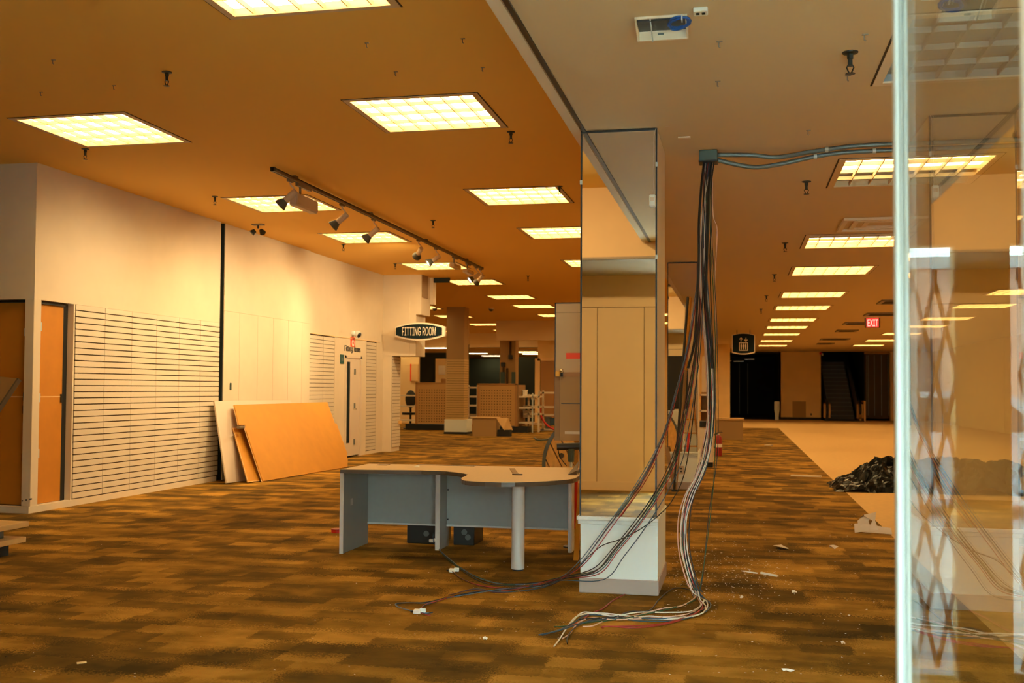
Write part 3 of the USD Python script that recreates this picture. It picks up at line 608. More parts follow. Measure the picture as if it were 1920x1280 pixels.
# dark boxes behind the desk
for x0, x1, lab, spots in ((-3.03, -2.70, 'dark equipment box with one round knob, behind the left half of the desk', [(-2.84, .095)]), (-2.58, -2.38, 'dark equipment box with two round knobs, behind the middle panel of the desk', [(-2.475, .12), (-2.44, .075)])):
    t = thing('equipment_box', lab, 'box', 'dark boxes under the desk', loc=((x0 + x1) / 2, 9.6, 0))
    part(t, 'case', box(x0, x1, 9.50, 9.85, 0, .30, .006), 'black')
    for sx, sz in spots: part(t, 'knob', cyl((sx, 9.488, sz), (sx, 9.502, sz), .026, 16), 'conduit')
p = fl(629, 999); t = thing('red_floor_object', 'small flat red plastic object on the carpet left of the desk', 'plastic lid', loc=p)
part(t, 'lid', cyl(p + (0, .05, 0), p + (0, .05, .03), .06, 18), 'red'); part(t, 'rim', cyl(p + (0, .05, .03), p + (0, .05, .036), .064, 18), 'darkred')
# red and orange stepladder mostly hidden behind the pillar
t = thing('stepladder', 'red and orange stepladder showing as slivers behind the left edge of the pillar', 'ladder', loc=(-1.05, 9.9, 0))
for (xa, ya, xb, yb, m) in ((-1.345, 8.9, -1.44, 10.05, 'orange'), (-1.66, 10.9, -1.52, 10.12, 'red'), (-.76, 8.9, -.86, 10.05, 'orange'), (-.95, 10.9, -.90, 10.12, 'red')):
    xm, ym = xa + .5 * (xb - xa), ya + .5 * (yb - ya)
    part(t, 'leg', slab([(xa - .02, ya, 0), (xa + .02, ya, 0), (xm + .02, ym, .6), (xm - .02, ym, .6)], .03), m)
    part(t, 'upper_leg', slab([(xm - .02, ym, .6), (xm + .02, ym, .6), (xb + .02, yb, 1.2), (xb - .02, yb, 1.2)], .03), 'wood')
for z in (.28, .56, .84): part(t, 'tread', box(-1.335 - .08 * z, -.77 - .083 * z, 8.92 + .958 * z, 9.0 + .958 * z, z, z + .025), 'orange')
part(t, 'top_cap', box(-1.53, -.84, 10.02, 10.16, 1.2, 1.25), 'wood')

# ================================================================== leaning boards
def board(name, corners_px, p0, along, lean, m, lab, th=.02, cat_='board', edge=None):
    n = np.cross(along, lean); n /= np.linalg.norm(n)
    if n[0] < 0: n = -n
    P = [onplane(x, y, p0, n) for x, y in corners_px]
    if np.cross(P[1] - P[0], P[2] - P[0]) @ n < 0: P = P[::-1]
    zmin = min(p[2] for p in P); P = [p - (0, 0, zmin - .003) for p in P]
    t = thing(name, lab, cat_, 'boards leaning on the left wall', loc=np.mean(P, 0) * (1, 1, 0))
    part(t, 'sheet', slab(P, th), m)
    if edge:
        c = np.mean(P, 0); P2 = [p - n * .0015 for p in P]
        part(t, 'edge_strip', cat([tube([a, b], .006, 4) for a, b in zip(P, P[1:] + P[:1])]), edge)
    return t
board('white_board', [(402, 754), (438, 753), (545, 752), (600, 880), (440, 906), (425, 907.5)], (-7.455, 14.555, 0), (.05, 1, 0), (-.34, .14, 1.21), 'white_board', 'large white board leaning on the slat wall behind the orange boards', .022)
board('yellow_board', [(512, 755.5), (533, 750), (537, 747), (545, 747), (546, 750), (585, 749), (609, 752), (612, 800), (520, 800)], (-7.58, 15.9, .55), (.02, 1, 0), (-.08, 0, .6), 'orange_edge', 'pale yellow board peeping over the top of the large orange board', .02)
board('orange_board', [(600, 795), (631, 794.5), (651, 850), (650, 877), (610, 884)], (-7.05, 16.2, 0), (.06, 1, 0), (-.60, 0, 1.16), 'orange', 'orange board whose right edge shows behind the large orange board', .02)
board('orange_board', [(437, 806), (461, 804.5), (500, 804), (530, 898), (490, 904), (465, 907)], (-7.20, 14.638, 0), (.04, 1, 0), (-.44, .3, .765), 'orange', 'small narrow orange board at the left below the notch of the large one', .018, edge='orange_edge')
board('orange_board', [(437.5, 760), (612, 754.5), (650.5, 862), (650, 876), (491, 903), (459, 806), (459, 797.5), (446, 797.5)], (-7.115, 15.024, 0), (.06, 1, 0), (-.56, .2, 1.16), 'orange', 'large orange fibreboard with a notched left side leaning on the left wall', .02, edge='orange_edge')
p = hit(453, 801, 'x', -7.47); solo('metal_clip', box(p[0] - .04, p[0] + .01, p[1] - .09, p[1] + .09, p[2] - .018, p[2] + .018, .004), 'track', 'small metal clip in the notch of the large orange board', 'clip')
p = hit(432, 724, 'x', XL + .004); solo('wall_switch', box(XL, XL + .012, p[1] - .02, p[1] + .03, p[2] - .055, p[2] + .055, .003), 'greenblack', 'small dark blue-grey switch plate on the white wall panel', 'switch')
# doors of the corner booth
for k, (mesh, axis, lab) in enumerate(((box(-7.99, -7.945, 10.77, 11.285, .08, 2.40), 'x', 'narrow orange door set in the left wall beside the slat wall'), (box(-9.3, -7.99, 10.75, 10.79, .08, 2.43), 'y', 'orange door panel facing the entrance at the far left'))):
    t = thing(f'door_{k + 2}', lab, None, loc=mesh.bounds.mean(0) * (1, 1, 0), kind='structure'); part(t, 'panel', mesh, 'door_orange')
    b = mesh.bounds
    if axis == 'x':
        part(t, 'seam', box(b[1][0], b[1][0] + .003, b[0][1], b[1][1], 1.315, 1.325), 'orange_edge')
        part(t, 'header_shadow', box(b[1][0] - .02, b[1][0] + .03, b[0][1], b[1][1], 2.40, 2.438), 'black')
        for z in (2.08, 1.26, .62): part(t, 'hinge', box(-7.95, XL, 10.765, 10.785, z, z + .10), 'alu')
        part(t, 'latch', box(-7.95, -7.93, 11.25, 11.29, 1.25, 1.35), 'black')
    else:
        part(t, 'seam', box(b[0][0], b[1][0], b[0][1] - .003, b[0][1], 1.315, 1.325), 'orange_edge')
        part(t, 'header_shadow', box(b[0][0], b[1][0], 10.70, 10.76, 2.41, 2.438), 'black')
        for z, m in ((2.02, 'base_white'), (1.28, 'black'), (1.13, 'black'), (.58, 'black')): part(t, 'latch', box(-8.03, -7.985, 10.69, 10.75, z, z + .09), m)
# leaning brown board and low platform at the picture's left edge
a, b_ = hit(18, 717, 'y', 10.0), hit(1, 880, 'y', 9.75)
t = thing('leaning_board', 'thick brown board leaning at the left picture edge', 'board', loc=(-8.3, 9.8, 0))
part(t, 'sheet', slab([(-8.46, 9.45, 0), (-8.30, 9.45, 0), (-7.74, 10.2, 1.53), (-8.46, 10.2, 1.60)], .06), 'brown')
part(t, 'edge_strip', slab([(-8.30, 9.448, 0), (-8.28, 9.448, 0), (-7.72, 10.198, 1.53), (-7.74, 10.198, 1.53)], .06), 'edge')
t = thing('low_platform', 'low two-tier wooden display platform at the left edge on the carpet', 'platform', loc=(-6.8, 7.4, 0))
part(t, 'base', box(-7.9, -6.10, 6.7, 7.98, 0, .105), 'blackm', 'dark recessed base')
part(t, 'lower_slab', box(-8, -6.0, 6.6, 8.07, .105, .15, .003), 'wood_light')
part(t, 'spacer', box(-7.8, -6.13, 6.75, 7.95, .15, .235), 'conduit')
part(t, 'upper_slab', box(-8, -5.99, 6.6, 8.09, .235, .28, .003), 'wood_light')

# ================================================================== fitting room door and signs
t = thing('door_1', None, None, loc=(XL, 20.95, 0), kind='structure')
part(t, 'frame', cat([box(-8.0, XL - .005, 20.47, 20.53, 0, 2.11), box(-8.0, XL - .005, 21.36, 21.45, 0, 2.11), box(-8.0, XL - .005, 20.47, 21.45, 2.06, 2.11)]), 'white_board')
lf = part(t, 'leaf', box(-7.92, -7.887, 20.53, 21.02, .03, 2.06), 'white_board')
part(t, 'glass_strip', box(-7.89, -7.882, 20.59, 20.75, .30, 1.98), 'navy')
part(t, 'side_leaf', box(-7.93, -7.90, 21.05, 21.36, .03, 2.06), 'white_board')
part(t, 'gap', box(-8.0, -7.90, 21.02, 21.05, .03, 2.06), 'black')
for z in (1.72, 1.0, .25): part(t, 'hinge', box(-7.89, -7.872, 21.0, 21.06, z, z + .12), 'conduit')
part(t, 'handle', cyl((-7.89, 20.97, 1.0), (-7.82, 20.97, 1.0), .015, 10), 'chrome')
part(t, 'dark_room', box(-8.02, -8.0, 20.4, 21.5, 0, 2.12), 'dark')
def letters(text, height, origin, axis, m_depth=.006, sx=1.0, bold=True):
    """lettering on a wall: axis 'x' faces +x and reads along +y as seen from +x; axis 'y' faces -y and reads along +x"""
    g = meshkit.text_mesh(text, height, m_depth, bold=bold); V = g.vertices * (sx, 1, 1); V[:, 0] -= V[:, 0].max() / 2
    g.vertices = np.stack([V[:, 2], V[:, 0], V[:, 1]], 1) if axis == 'x' else np.stack([V[:, 0], -V[:, 2], V[:, 1]], 1)
    g.apply_translation(origin); g.fix_normals(); return g
t = thing('fitting_rooms_lettering', 'dark lettering on the white wall above the fitting room door', 'lettering', loc=(XL, 20.9, 2.2))
xs = 0
for wd, yy, w in (('Fitting', 20.66, .46), ('Rooms', 21.17, .38)):
    g = letters(wd, .115, (0, 0, 0), 'x', .008, 1.0, False); k = w / (g.bounds[1][1] - g.bounds[0][1]); g.apply_scale((1, k, 1)); g.apply_translation((XL - .02, yy, 2.20)); part(t, 'word', g, 'black')
t = thing('red_notice', 'red and white fire notice above the fitting room door', 'notice', loc=(XL, 20.9, 2.39))
part(t, 'plate', box(XL - .02, XL - .012, 20.77, 21.03, 2.30, 2.50), 'redtape'); part(t, 'band', box(XL - .013, XL - .010, 20.775, 21.025, 2.455, 2.48), 'darkred')
part(t, 'emblem', cat([lathe_m for lathe_m in [aim(lathe([(.038, 0), (.07, 0), (.07, .004), (.038, .004)], 18), (XL - .012, 20.9, 2.38), (1, 0, 0))]]), 'paper')
t = thing('security_camera', 'white and black bullet security camera over the red notice', 'security camera', loc=(XL, 20.95, 2.58))
part(t, 'mount', aim(lathe([(0, 0), (.05, 0), (.05, .05), (.03, .06), (0, .06)]), (XL - .03, 20.9, 2.58), (1, 0, 0)), 'base_white', smooth=40)
part(t, 'body', aim(lathe([(0, 0), (.06, .01), (.075, .05), (.07, .1), (0, .11)]), (XL + .03, 20.95, 2.585), (.6, -.2, -.3)), 'base_white', smooth=40)
part(t, 'lens', aim(lathe([(.068, 0), (.06, .03), (.03, .05), (0, .055)]), (XL + .095, 20.93, 2.555), (.6, -.2, -.3)), 'black', smooth=True)
t = thing('door_sign', 'small dark green sign left of the fitting room door', 'sign', loc=(XL, 20.3, 2.03))
part(t, 'plate', box(XL - .02, XL - .01, 20.20, 20.40, 1.93, 2.12), 'green_sign'); part(t, 'symbol', box(XL - .012, XL - .008, 20.25, 20.35, 1.99, 2.06), 'conduit')

# FITTING ROOM hanging sign
sx0, sx1 = -7.47, -6.40; sz = 2.705; Yc = 22.55
def lens_shape(w, h, sag):
    th = np.linspace(-1, 1, 25); top = [(w / 2 * q, h / 2 - sag * q * q) for q in th]
    return Polygon(top + [(-a, -b) for a, b in top])
t = thing('fitting_room_sign', 'dark lens-shaped sign reading FITTING ROOM on the header wall', 'sign', loc=((sx0 + sx1) / 2, Yc, sz))
cxs = (sx0 + sx1) / 2; W_ = sx1 - sx0
part(t, 'rim', wallpoly(affinity.translate(lens_shape(W_ + .08, .40, .095), cxs, sz), 'y', Yc + .005, Yc + .10), 'cream', 'cream rim')
part(t, 'face', wallpoly(affinity.translate(lens_shape(W_, .33, .085), cxs - .02, sz), 'y', Yc - .01, Yc + .006), 'navy', 'dark navy face')
g = letters('FITTING ROOM', .185, (0, 0, 0), 'y', .008, 1.0, False); k = .78 / (g.bounds[1][0] - g.bounds[0][0]); g.apply_scale((k, 1, 1)); g.apply_translation((cxs - .02, Yc - .008, sz - .09))
part(t, 'lettering', g, 'cream')
part(t, 'bracket', cat([box(cxs - .25, cxs - .22, Yc + .09, 22.86, sz - .03, sz + .03), box(cxs + .02, cxs + .05, Yc + .09, 23.0, sz - .03, sz + .03)]), 'track')
# elevator sign
eY = 33.6; ec = hit(1394, 644.5, 'y', eY); w, h = .70, .66
t = thing('elevator_sign', 'hanging dark navy sign with arrows and an elevator pictogram', 'sign', loc=ec)
def barrel(w, h, sag):
    th = np.linspace(-1, 1, 17); top = [(w / 2 * q, h / 2 - sag * q * q) for q in th]; return Polygon(top + [(-a, -b) for a, b in top])
part(t, 'rim', wallpoly(affinity.translate(barrel(w, h, .055), ec[0], ec[2]), 'y', eY + .004, eY + .09), 'cream', 'cream rim')
part(t, 'face', wallpoly(affinity.translate(barrel(w - .05, h - .05, .055), ec[0], ec[2] + .012), 'y', eY - .012, eY + .006), 'navy')
def strokes(segs, r): return cat([box(min(a, c) - r, max(a, c) + r, eY - .018, eY - .011, min(b, d) - r, max(b, d) + r) for a, b, c, d in segs])
X, Z = ec[0], ec[2]
part(t, 'cabin_outline', strokes([(X - .125, Z - .20, X + .125, Z - .20), (X - .125, Z + .035, X + .125, Z + .035), (X - .125, Z - .20, X - .125, Z + .035), (X + .125, Z - .20, X + .125, Z + .035)], .012), 'cream')
for i in (-1, 0, 1):
    part(t, 'passenger', cat([cyl((X + i * .065, eY - .018, Z + .0), (X + i * .065, eY - .011, Z + .0), .016, 10), box(X + i * .065 - .019, X + i * .065 + .019, eY - .018, eY - .011, Z - .10, Z - .022), box(X + i * .065 - .012, X + i * .065 + .012, eY - .018, eY - .011, Z - .17, Z - .10)]), 'cream')
def arrow(xc, up):
    s = 1 if up else -1; zc = Z + .135
    pts = [Polygon([(xc - .011, zc - .06), (xc + .011, zc - .06), (xc + .011, zc + .055), (xc - .011, zc + .055)]), Polygon([(xc, zc + s * .072), (xc - .056, zc + s * .014), (xc - .040, zc - s * .006), (xc, zc + s * .036), (xc + .040, zc - s * .006), (xc + .056, zc + s * .014)])]
    return wallpoly(pts[0].union(pts[1]).buffer(0), 'y', eY - .018, eY - .011)
part(t, 'arrow', arrow(X - .075, True), 'cream'); part(t, 'arrow', arrow(X + .075, False), 'cream')
for s in (-.2, .2): part(t, 'hanger', cyl((X + s, eY + .04, Z + .28), (X + s, eY + .04, HR), .01, 6), 'black')
# exit sign
xc = hit(1636, 605, 'y', 28.4); w = .30
t = thing('exit_sign', 'red lit EXIT sign hanging from the far ceiling', 'exit sign', loc=xc)
part(t, 'housing', box(xc[0] - .19, xc[0] + .19, 28.4, 28.48, xc[2] - .13, xc[2] + .13, .01), 'track')
part(t, 'face', box(xc[0] - .15, xc[0] + .15, 28.392, 28.402, xc[2] - .12, xc[2] + .12), 'exit')
g = letters('EXIT', .17, (0, 0, 0), 'y', .006, 1, True); k = .26 / (g.bounds[1][0] - g.bounds[0][0]); g.apply_scale((k, 1, 1)); g.apply_translation((xc[0], 28.392, xc[2] - .085)); part(t, 'lettering', g, 'exit_text')
part(t, 'canopy', box(xc[0] - .10, xc[0] + .10, 28.4, 28.48, xc[2] + .13, HR), 'black')

# ================================================================== cable reel, tall cabinet, things behind the pillar
rc = np.array([-1.62, 12.0, .585])
t = thing('cable_reel', 'large wooden cable reel with plank flange and dark rim behind the desk', 'cable reel', loc=(rc[0], rc[1], 0))
R = .585
disc = Polygon([(R * math.cos(a), R * math.sin(a)) for a in np.linspace(0, 2 * np.pi, 48, endpoint=False)])
tilt = math.radians(63)
for k in range(-4, 5):
    w = .132; st = Polygon([(-2, k * w - w / 2 + .007), (2, k * w - w / 2 + .007), (2, k * w + w / 2 - .007), (-2, k * w + w / 2 - .007)])
    sp = disc.buffer(-.035).intersection(affinity.rotate(st, math.degrees(-tilt), origin=(0, 0)))
    if sp.area > .002: part(t, 'plank', wallpoly(affinity.translate(sp, rc[0], rc[2]), 'y', rc[1] - .02, rc[1] + .02), 'wood')
part(t, 'rim', wallpoly(affinity.translate(disc.difference(disc.buffer(-.04)), rc[0], rc[2]), 'y', rc[1] - .03, rc[1] + .03), 'conduit', 'dark rim')
part(t, 'plank_backing', wallpoly(affinity.translate(disc.buffer(-.03), rc[0], rc[2]), 'y', rc[1] + .021, rc[1] + .03), 'edge')
part(t, 'drum', cyl((rc[0], rc[1] + .03, rc[2]), (rc[0], rc[1] + .55, rc[2]), .28, 28), 'brown')
part(t, 'rear_flange', wallpoly(affinity.translate(disc, rc[0], rc[2]), 'y', rc[1] + .55, rc[1] + .60), 'wood')
for a, b in ((-.25, -.18), (-.05, .06), (.02, .33), (-.36, .1)): part(t, 'bolt', cyl((rc[0] + a, rc[1] - .035, rc[2] + b), (rc[0] + a, rc[1] - .018, rc[2] + b), .03, 10), 'edge')
# tall panel on the pillar's left rear edge
Yp = 8.42
a, b_ = hit(1040.5, 567, 'y', Yp), hit(1043, 825, 'y', Yp); zt, zb = a[2], b_[2]; zm = hit(1045, 706, 'y', Yp)[2]; xa = a[0]
t = thing('tall_panel', 'tall narrow panel beside the pillar, grey above and brown below, with a red tape strip', 'panel', loc=(-1.2, Yp, zb))
part(t, 'grey_sheet', box(xa + .006, -1.09, Yp, Yp + .02, zb, zt - .008), 'ceiling_grey', 'grey upper sheet')
part(t, 'black_edge', cat([box(xa, xa + .007, Yp - .003, Yp + .022, zb, zt), box(xa, -1.09, Yp - .003, Yp + .022, zt - .009, zt)]), 'black')
part(t, 'seam', box(xa + .006, -1.09, Yp - .002, Yp, hit(1060, 586, 'y', Yp)[2] - .001, hit(1060, 586, 'y', Yp)[2] + .001), 'groove')
part(t, 'brown_panel', box(xa + .045, -1.09, Yp - .03, Yp, zb, zm), 'cardboard', 'dull brown lower panel')
part(t, 'stile', box(xa + .008, xa + .05, Yp - .034, Yp, zb, zm), 'brown', 'orange-brown side stile')
part(t, 'top_rail', box(xa + .05, -1.09, Yp - .036, Yp, zm, zm + .035), 'door_brown')
part(t, 'cross_line', box(xa + .06, -1.09, Yp - .032, Yp, hit(1060, 757, 'y', Yp)[2], hit(1060, 757, 'y', Yp)[2] + .008), 'edge')
part(t, 'pale_strip', box(xa + .09, -1.09, Yp - .033, Yp, hit(1060, 813, 'y', Yp)[2], hit(1060, 813, 'y', Yp)[2] + .022), 'shelf')
part(t, 'hanging_bracket', box(-1.14, -1.05, Yp - .04, Yp + .03, zb + .3, zb + .36), 'track')
q = hit(1072, 667, 'y', Yp); solo('red_tape', box(q[0] - .045, -1.09, Yp - .004, Yp - .001, q[2] - .024, q[2] + .024), 'redtape', 'strip of bright red tape stuck on the tall grey panel', 'tape')
q = hit(1046.5, 700, 'y', Yp - .03); solo('yellow_block', box(q[0] - .016, q[0] + .018, Yp - .07, Yp - .036, zm, zm + .042, .004), 'yellow', 'small yellow block on the rail of the tall panel', 'block')
q = hit(1054, 695, 'y', Yp - .03); t = thing('metal_gadget', 'small chrome and dark knob on the rail of the tall panel', 'knob', loc=(q[0], Yp - .05, zm))
part(t, 'stem', cyl((q[0], Yp - .05, zm), (q[0], Yp - .05, zm + .03), .01, 8), 'black'); part(t, 'ball', trimesh.creation.icosphere(2, .018).apply_translation((q[0], Yp - .05, zm + .045)), 'chrome', smooth=True)
# white cabinet with a dark screen, hidden behind the pillar and seen in the rear mirror
Yv = 2 * 15.55; Ym = 11.6
def mir(px, py): return hit(px, py, 'y', Yv - Ym)
a, b_ = mir(1253, 667), mir(1290, 769); c_ = mir(1257, 830)
t = thing('white_cabinet', 'white cabinet with a black slot, seen in the mirror of the rear pillar', 'cabinet', loc=(-1.1, 11.4, 0))
part(t, 'body', box(a[0] - .25, mir(1280, 800)[0], Ym - .45, Ym, .06, b_[2], .005), 'base_white')
part(t, 'plinth', box(a[0] - .22, mir(1279, 800)[0], Ym - .42, Ym - .02, 0, .06), 'blackm')
part(t, 'slot', box(a[0] - .1, mir(1267, 800)[0], Ym, Ym + .006, mir(1260, 798)[2] - .015, mir(1260, 798)[2] + .012), 'black')
t = thing('dark_screen', 'large black screen standing on the white cabinet, seen in the rear mirror', 'screen', loc=(-1.1, 11.45, b_[2]))
part(t, 'panel', box(a[0] - .3, mir(1290, 700)[0], Ym - .08, Ym, b_[2] + .02, a[2], .006), 'black')
part(t, 'foot', box(a[0] - .1, a[0] + .1, Ym - .2, Ym + .0, b_[2], b_[2] + .025), 'blackm')
# pole leaning on the rear pillar
t = thing('leaning_plank', 'narrow brown plank leaning against the rear mirrored pillar', 'plank', loc=(-.9, 15.2, 0))
pa, pb = hit(1266, 919, 'y', 15.2), hit(1250, 838, 'y', 15.4); pa[2] = 0
part(t, 'strip', slab([pa + (-.03, 0, .01), pa + (.03, 0, .01), pb + (.03, 0, 0), pb + (-.03, 0, 0)], .02), 'brown')
part(t, 'foot', box(pa[0] - .05, pa[0] + .05, pa[1] - .03, pa[1] + .04, 0, .03), 'black')
# poles leaning behind the cables at pillar top
t = thing('leaning_pole', 'dark and orange pole leaning against the rear pillar behind the cables', 'pole', loc=(-.75, 15.0, 0))
pp = [hit(1294, 556, 'y', 15.45)]; pb = hit(1268, 915, 'y', 15.2); pb[2] = 0
part(t, 'black_side', tube([pb + (-.035, 0, 0), pp[0] + (-.035, 0, 0)], .016, 8), 'black')
part(t, 'lower_half', tube([pb, pb + (pp[0] - pb) * .62], .012, 8), 'brown')
part(t, 'orange_half', tube([pb + (pp[0] - pb) * .62, pp[0]], .015, 8), 'orange')

# ================================================================== cables
CB = np.array([JB[0], JB[1], HR - .10])
def cable(ctrl, m, lab, r=.0042, per=7, grp='cables hanging from the junction box'):
    solo('cable', tube(spline(ctrl, per), r, 6), m, lab, 'cable', grp, smooth=True)
def hang(pts, jit, rr, y0=8.32, y1=7.45, ytop=315, ybot=1112):
    out = []
    for x, y in pts:
        f = min(1, max(0, (y - ytop) / (ybot - ytop))); Y = y0 + (y1 - y0) * f
        out.append(hit(x + rr.uniform(-jit, jit), y, 'y', Y))
    return out
def ground(pts, jit, rr, z=.006):
    return [fl(x + rr.uniform(-jit, jit), y + rr.uniform(-jit, jit) * .35) + (0, 0, z + rr.random() * .008) for x, y in pts]
va = [(1326, 318), (1321, 400), (1317, 480), (1320, 560), (1327, 640), (1332, 720), (1331, 790), (1323, 850), (1311, 890), (1292, 930), (1280, 975), (1281, 1030), (1292, 1080), (1303, 1108)]
tails = {
 'w1': [(1316, 1122), (1328, 1133), (1322, 1150), (1285, 1162), (1225, 1163), (1160, 1156), (1110, 1152), (1080, 1160), (1062, 1180), (1048, 1200), (1040, 1216)],
 'w2': [(1312, 1122), (1318, 1130), (1300, 1147), (1250, 1152), (1200, 1150), (1150, 1158), (1110, 1152), (1088, 1153), (1070, 1172)],
 'w3': [(1300, 1118), (1305, 1124), (1280, 1138), (1240, 1143), (1190, 1156), (1140, 1163), (1110, 1175), (1092, 1178)],
 'w4': [(1314, 1126), (1324, 1140), (1310, 1154), (1262, 1160), (1215, 1157), (1170, 1160), (1120, 1150)],
 'b1': [(1318, 1122), (1330, 1135), (1318, 1152), (1270, 1165), (1210, 1166), (1150, 1163), (1095, 1172), (1050, 1186), (1012, 1194)],
 'r1': [(1308, 1120), (1318, 1142), (1290, 1158), (1240, 1172), (1180, 1178), (1130, 1176), (1132, 1180)],
 'r2': [(1306, 1120), (1312, 1138), (1285, 1154), (1220, 1160), (1150, 1165), (1110, 1160), (1085, 1170), (1068, 1190), (1055, 1200)],
 'k1': [(1300, 1118), (1292, 1108), (1262, 1106), (1236, 1122), (1215, 1148), (1180, 1148), (1150, 1160), (1105, 1165), (1075, 1182), (1064, 1200), (1064, 1210)],
 'k2': [(1312, 1120), (1326, 1128), (1316, 1146), (1262, 1158), (1202, 1160), (1140, 1160), (1085, 1164)],
 'g1': [(1308, 1120), (1300, 1130), (1262, 1142), (1220, 1152), (1160, 1164), (1110, 1170), (1060, 1176), (1040, 1178)],
 's1': [(1316, 1124), (1328, 1142), (1300, 1158), (1240, 1164), (1170, 1160), (1105, 1155), (1075, 1170), (1050, 1182), (1015, 1193)]}
VA = [('w1', 'c_white', 3, 'white cable ending in the long loose loop nearest the camera'), ('w2', 'c_white', -3, 'white cable of the hanging bundle bending left in an even arc on the floor'), ('w3', 'c_pink', -6, 'salmon cable on the far left of the hanging bundle with the upper floor run'), ('w4', 'c_white', 5, 'short-tailed white cable on the right side of the hanging bundle'), ('b1', 'c_blue', 6, 'blue cable forming the lowest curve of the floor tangle'), ('r1', 'c_red', 2, 'red cable forming the lowest red curve of the floor tangle'), ('r2', 'c_pink', -1, 'salmon cable in the middle of the floor tangle'), ('k1', 'c_black', 0, 'black cable with a loop arching up beside the pillar base'), ('k2', 'c_black', 4, 'black cable lying straight through the floor tangle'), ('g1', 'c_green', 1, 'green cable along the upper side of the floor tangle'), ('s1', 'c_blue', 2, 'slate blue cable whose end pokes out left of the floor tangle')]
for key, m, dx, lab in VA:
    rr = random.Random(key)
    spread = lambda y: 1.0 if y < 700 else 1.4
    pts = [(x + dx * (.45 + .75 * min(1, max(0, (y - 330) / 250))), y) for x, y in va]
    c = [CB + (rr.uniform(-.03, .03), rr.uniform(-.03, .03), .01)] + hang(pts[1:], 2.0, rr) + ground(tails[key], 2.5, rr)
    cable(c, m, lab, .0046 if m == 'c_white' else .0042)
# loose red and dark ends on the carpet
cable(ground([(1172, 1117), (1150, 1128), (1130, 1143), (1108, 1152), (1090, 1165), (1070, 1178)], 1, rnd), 'c_red', 'loose bright red cable end reaching toward the pillar base', .0042, grp='loose cable ends on the carpet')
cable(ground([(1325, 1140), (1290, 1160), (1240, 1174), (1190, 1180), (1140, 1177)], 1, rnd), 'c_red', 'loose red cable end along the near edge of the floor tangle', .0042, grp='loose cable ends on the carpet')
# straight thin strands that drop to the floor right of the bundle
cable([CB + (.02, 0, .01)] + hang([(1332, 420), (1341, 600), (1343, 760), (1338, 900), (1328, 1000), (1316, 1085), (1310, 1112)], 1, rnd, 8.32, 7.6), 'c_green', 'thin green cable dropping straight to the floor right of the bundle', .003)
cable([CB + (.025, .01, .01)] + hang([(1334, 420), (1344, 600), (1346, 760), (1344, 860), (1330, 960), (1318, 1075), (1312, 1110)], 1, rnd, 8.32, 7.7), 'c_black', 'thin black cable dropping straight to the floor right of the bundle', .003)
cable([CB + (.03, 0, .01)] + hang([(1336, 400), (1344, 432), (1341, 520), (1340, 600), (1339, 700), (1335, 800), (1322, 880)], 1, rnd, 8.32, 7.8), 'c_pink', 'pale pink cable bowing out to the right of the hanging bundle', .003)
# thick black trunk from the box
for dx, r, lab, x1, x2 in ((-8, .010, 'thick black sleeve on the left under the junction box', 1302, 1290), (6, .010, 'thick black sleeve on the right under the junction box', 1333, 1335)):
    cable([CB + (dx * .004, -.03, .01)] + hang([(1323 + dx, 350), (1320 + dx * 1.2, 420), (1319 + dx * 1.1, 480), (1317 + dx * 1.2, 560), (x1, 640), (x2, 690)], 0, rnd, 8.25, 7.5), 'c_black', lab, r)
for dx, lab, x2 in ((-2, 'plain black cable in the middle of the hanging bundle', 1330), (11, 'plain black cable on the right of the hanging bundle', 1339)):
    cable([CB + (dx * .004, -.03, .01)] + hang([(1323 + dx, 350), (1320 + dx * 1.2, 420), (1319 + dx * 1.1, 480), (1322 + dx, 560), (1328 + dx * .8, 650), (x2, 720), (x2 - 2, 790), (x2 - 14, 850), (x2 - 38, 930), (x2 - 46, 975), (x2 - 46, 1030), (x2 - 32, 1090), (x2 - 22, 1110)], 0, rnd, 8.25, 7.5), 'c_black', lab, .0042)
# strands that sweep left across the pillar
vl = [(1322, 330), (1316, 420), (1310, 500), (1303, 580), (1292, 660), (1275, 740), (1256, 810), (1238, 862), (1206, 920), (1168, 975), (1128, 1022), (1090, 1062)]
vu = [(1322, 330), (1316, 420), (1310, 500), (1302, 580), (1288, 660), (1270, 730), (1252, 795), (1236, 838), (1210, 890), (1180, 938), (1135, 1000), (1091, 1060)]
def sweep(key, m, dx, dy, tail, lab, r=.0031, w=1.0):
    vb = vu if 'upper' in lab or 'highest' in lab else vl
    rr = random.Random(key); out = [CB + (rr.uniform(-.03, .03), rr.uniform(-.03, .03), .01)]
    for i, (x, y) in enumerate(vb[1:]):
        f = i / (len(vb) - 2); Y = 8.3 - .98 * min(1, f * 1.45) if f < .9 else 7.36
        k = min(1, f * 1.6)
        out.append(hit(x + dx * k + rr.uniform(-1, 1), y + dy * max(0, f * 2 - 1), 'y', Y))
    last = out[-1]; out += [fl(x + rr.uniform(-1.5, 1.5), y + rr.uniform(-1, 1)) + (0, 0, .006 + rr.random() * .006) if z == 0 else hit(x, y, 'z', z) for x, y, z in tail]
    cable(out, m, lab, r, grp='cables sweeping across the pillar to the desk')
TA = [(1050, 1082, .08), (1005, 1094, 0), (950, 1097, 0), (905, 1088, 0), (868, 1070, 0), (838, 1048, 0), (822, 1030, 0), (813, 1016, .06), (812, 1000, .14)]
TB = [(1050, 1084, .09), (1010, 1099, 0), (955, 1104, 0), (905, 1101, 0), (870, 1090, 0), (850, 1074, 0), (849, 1068, .01)]
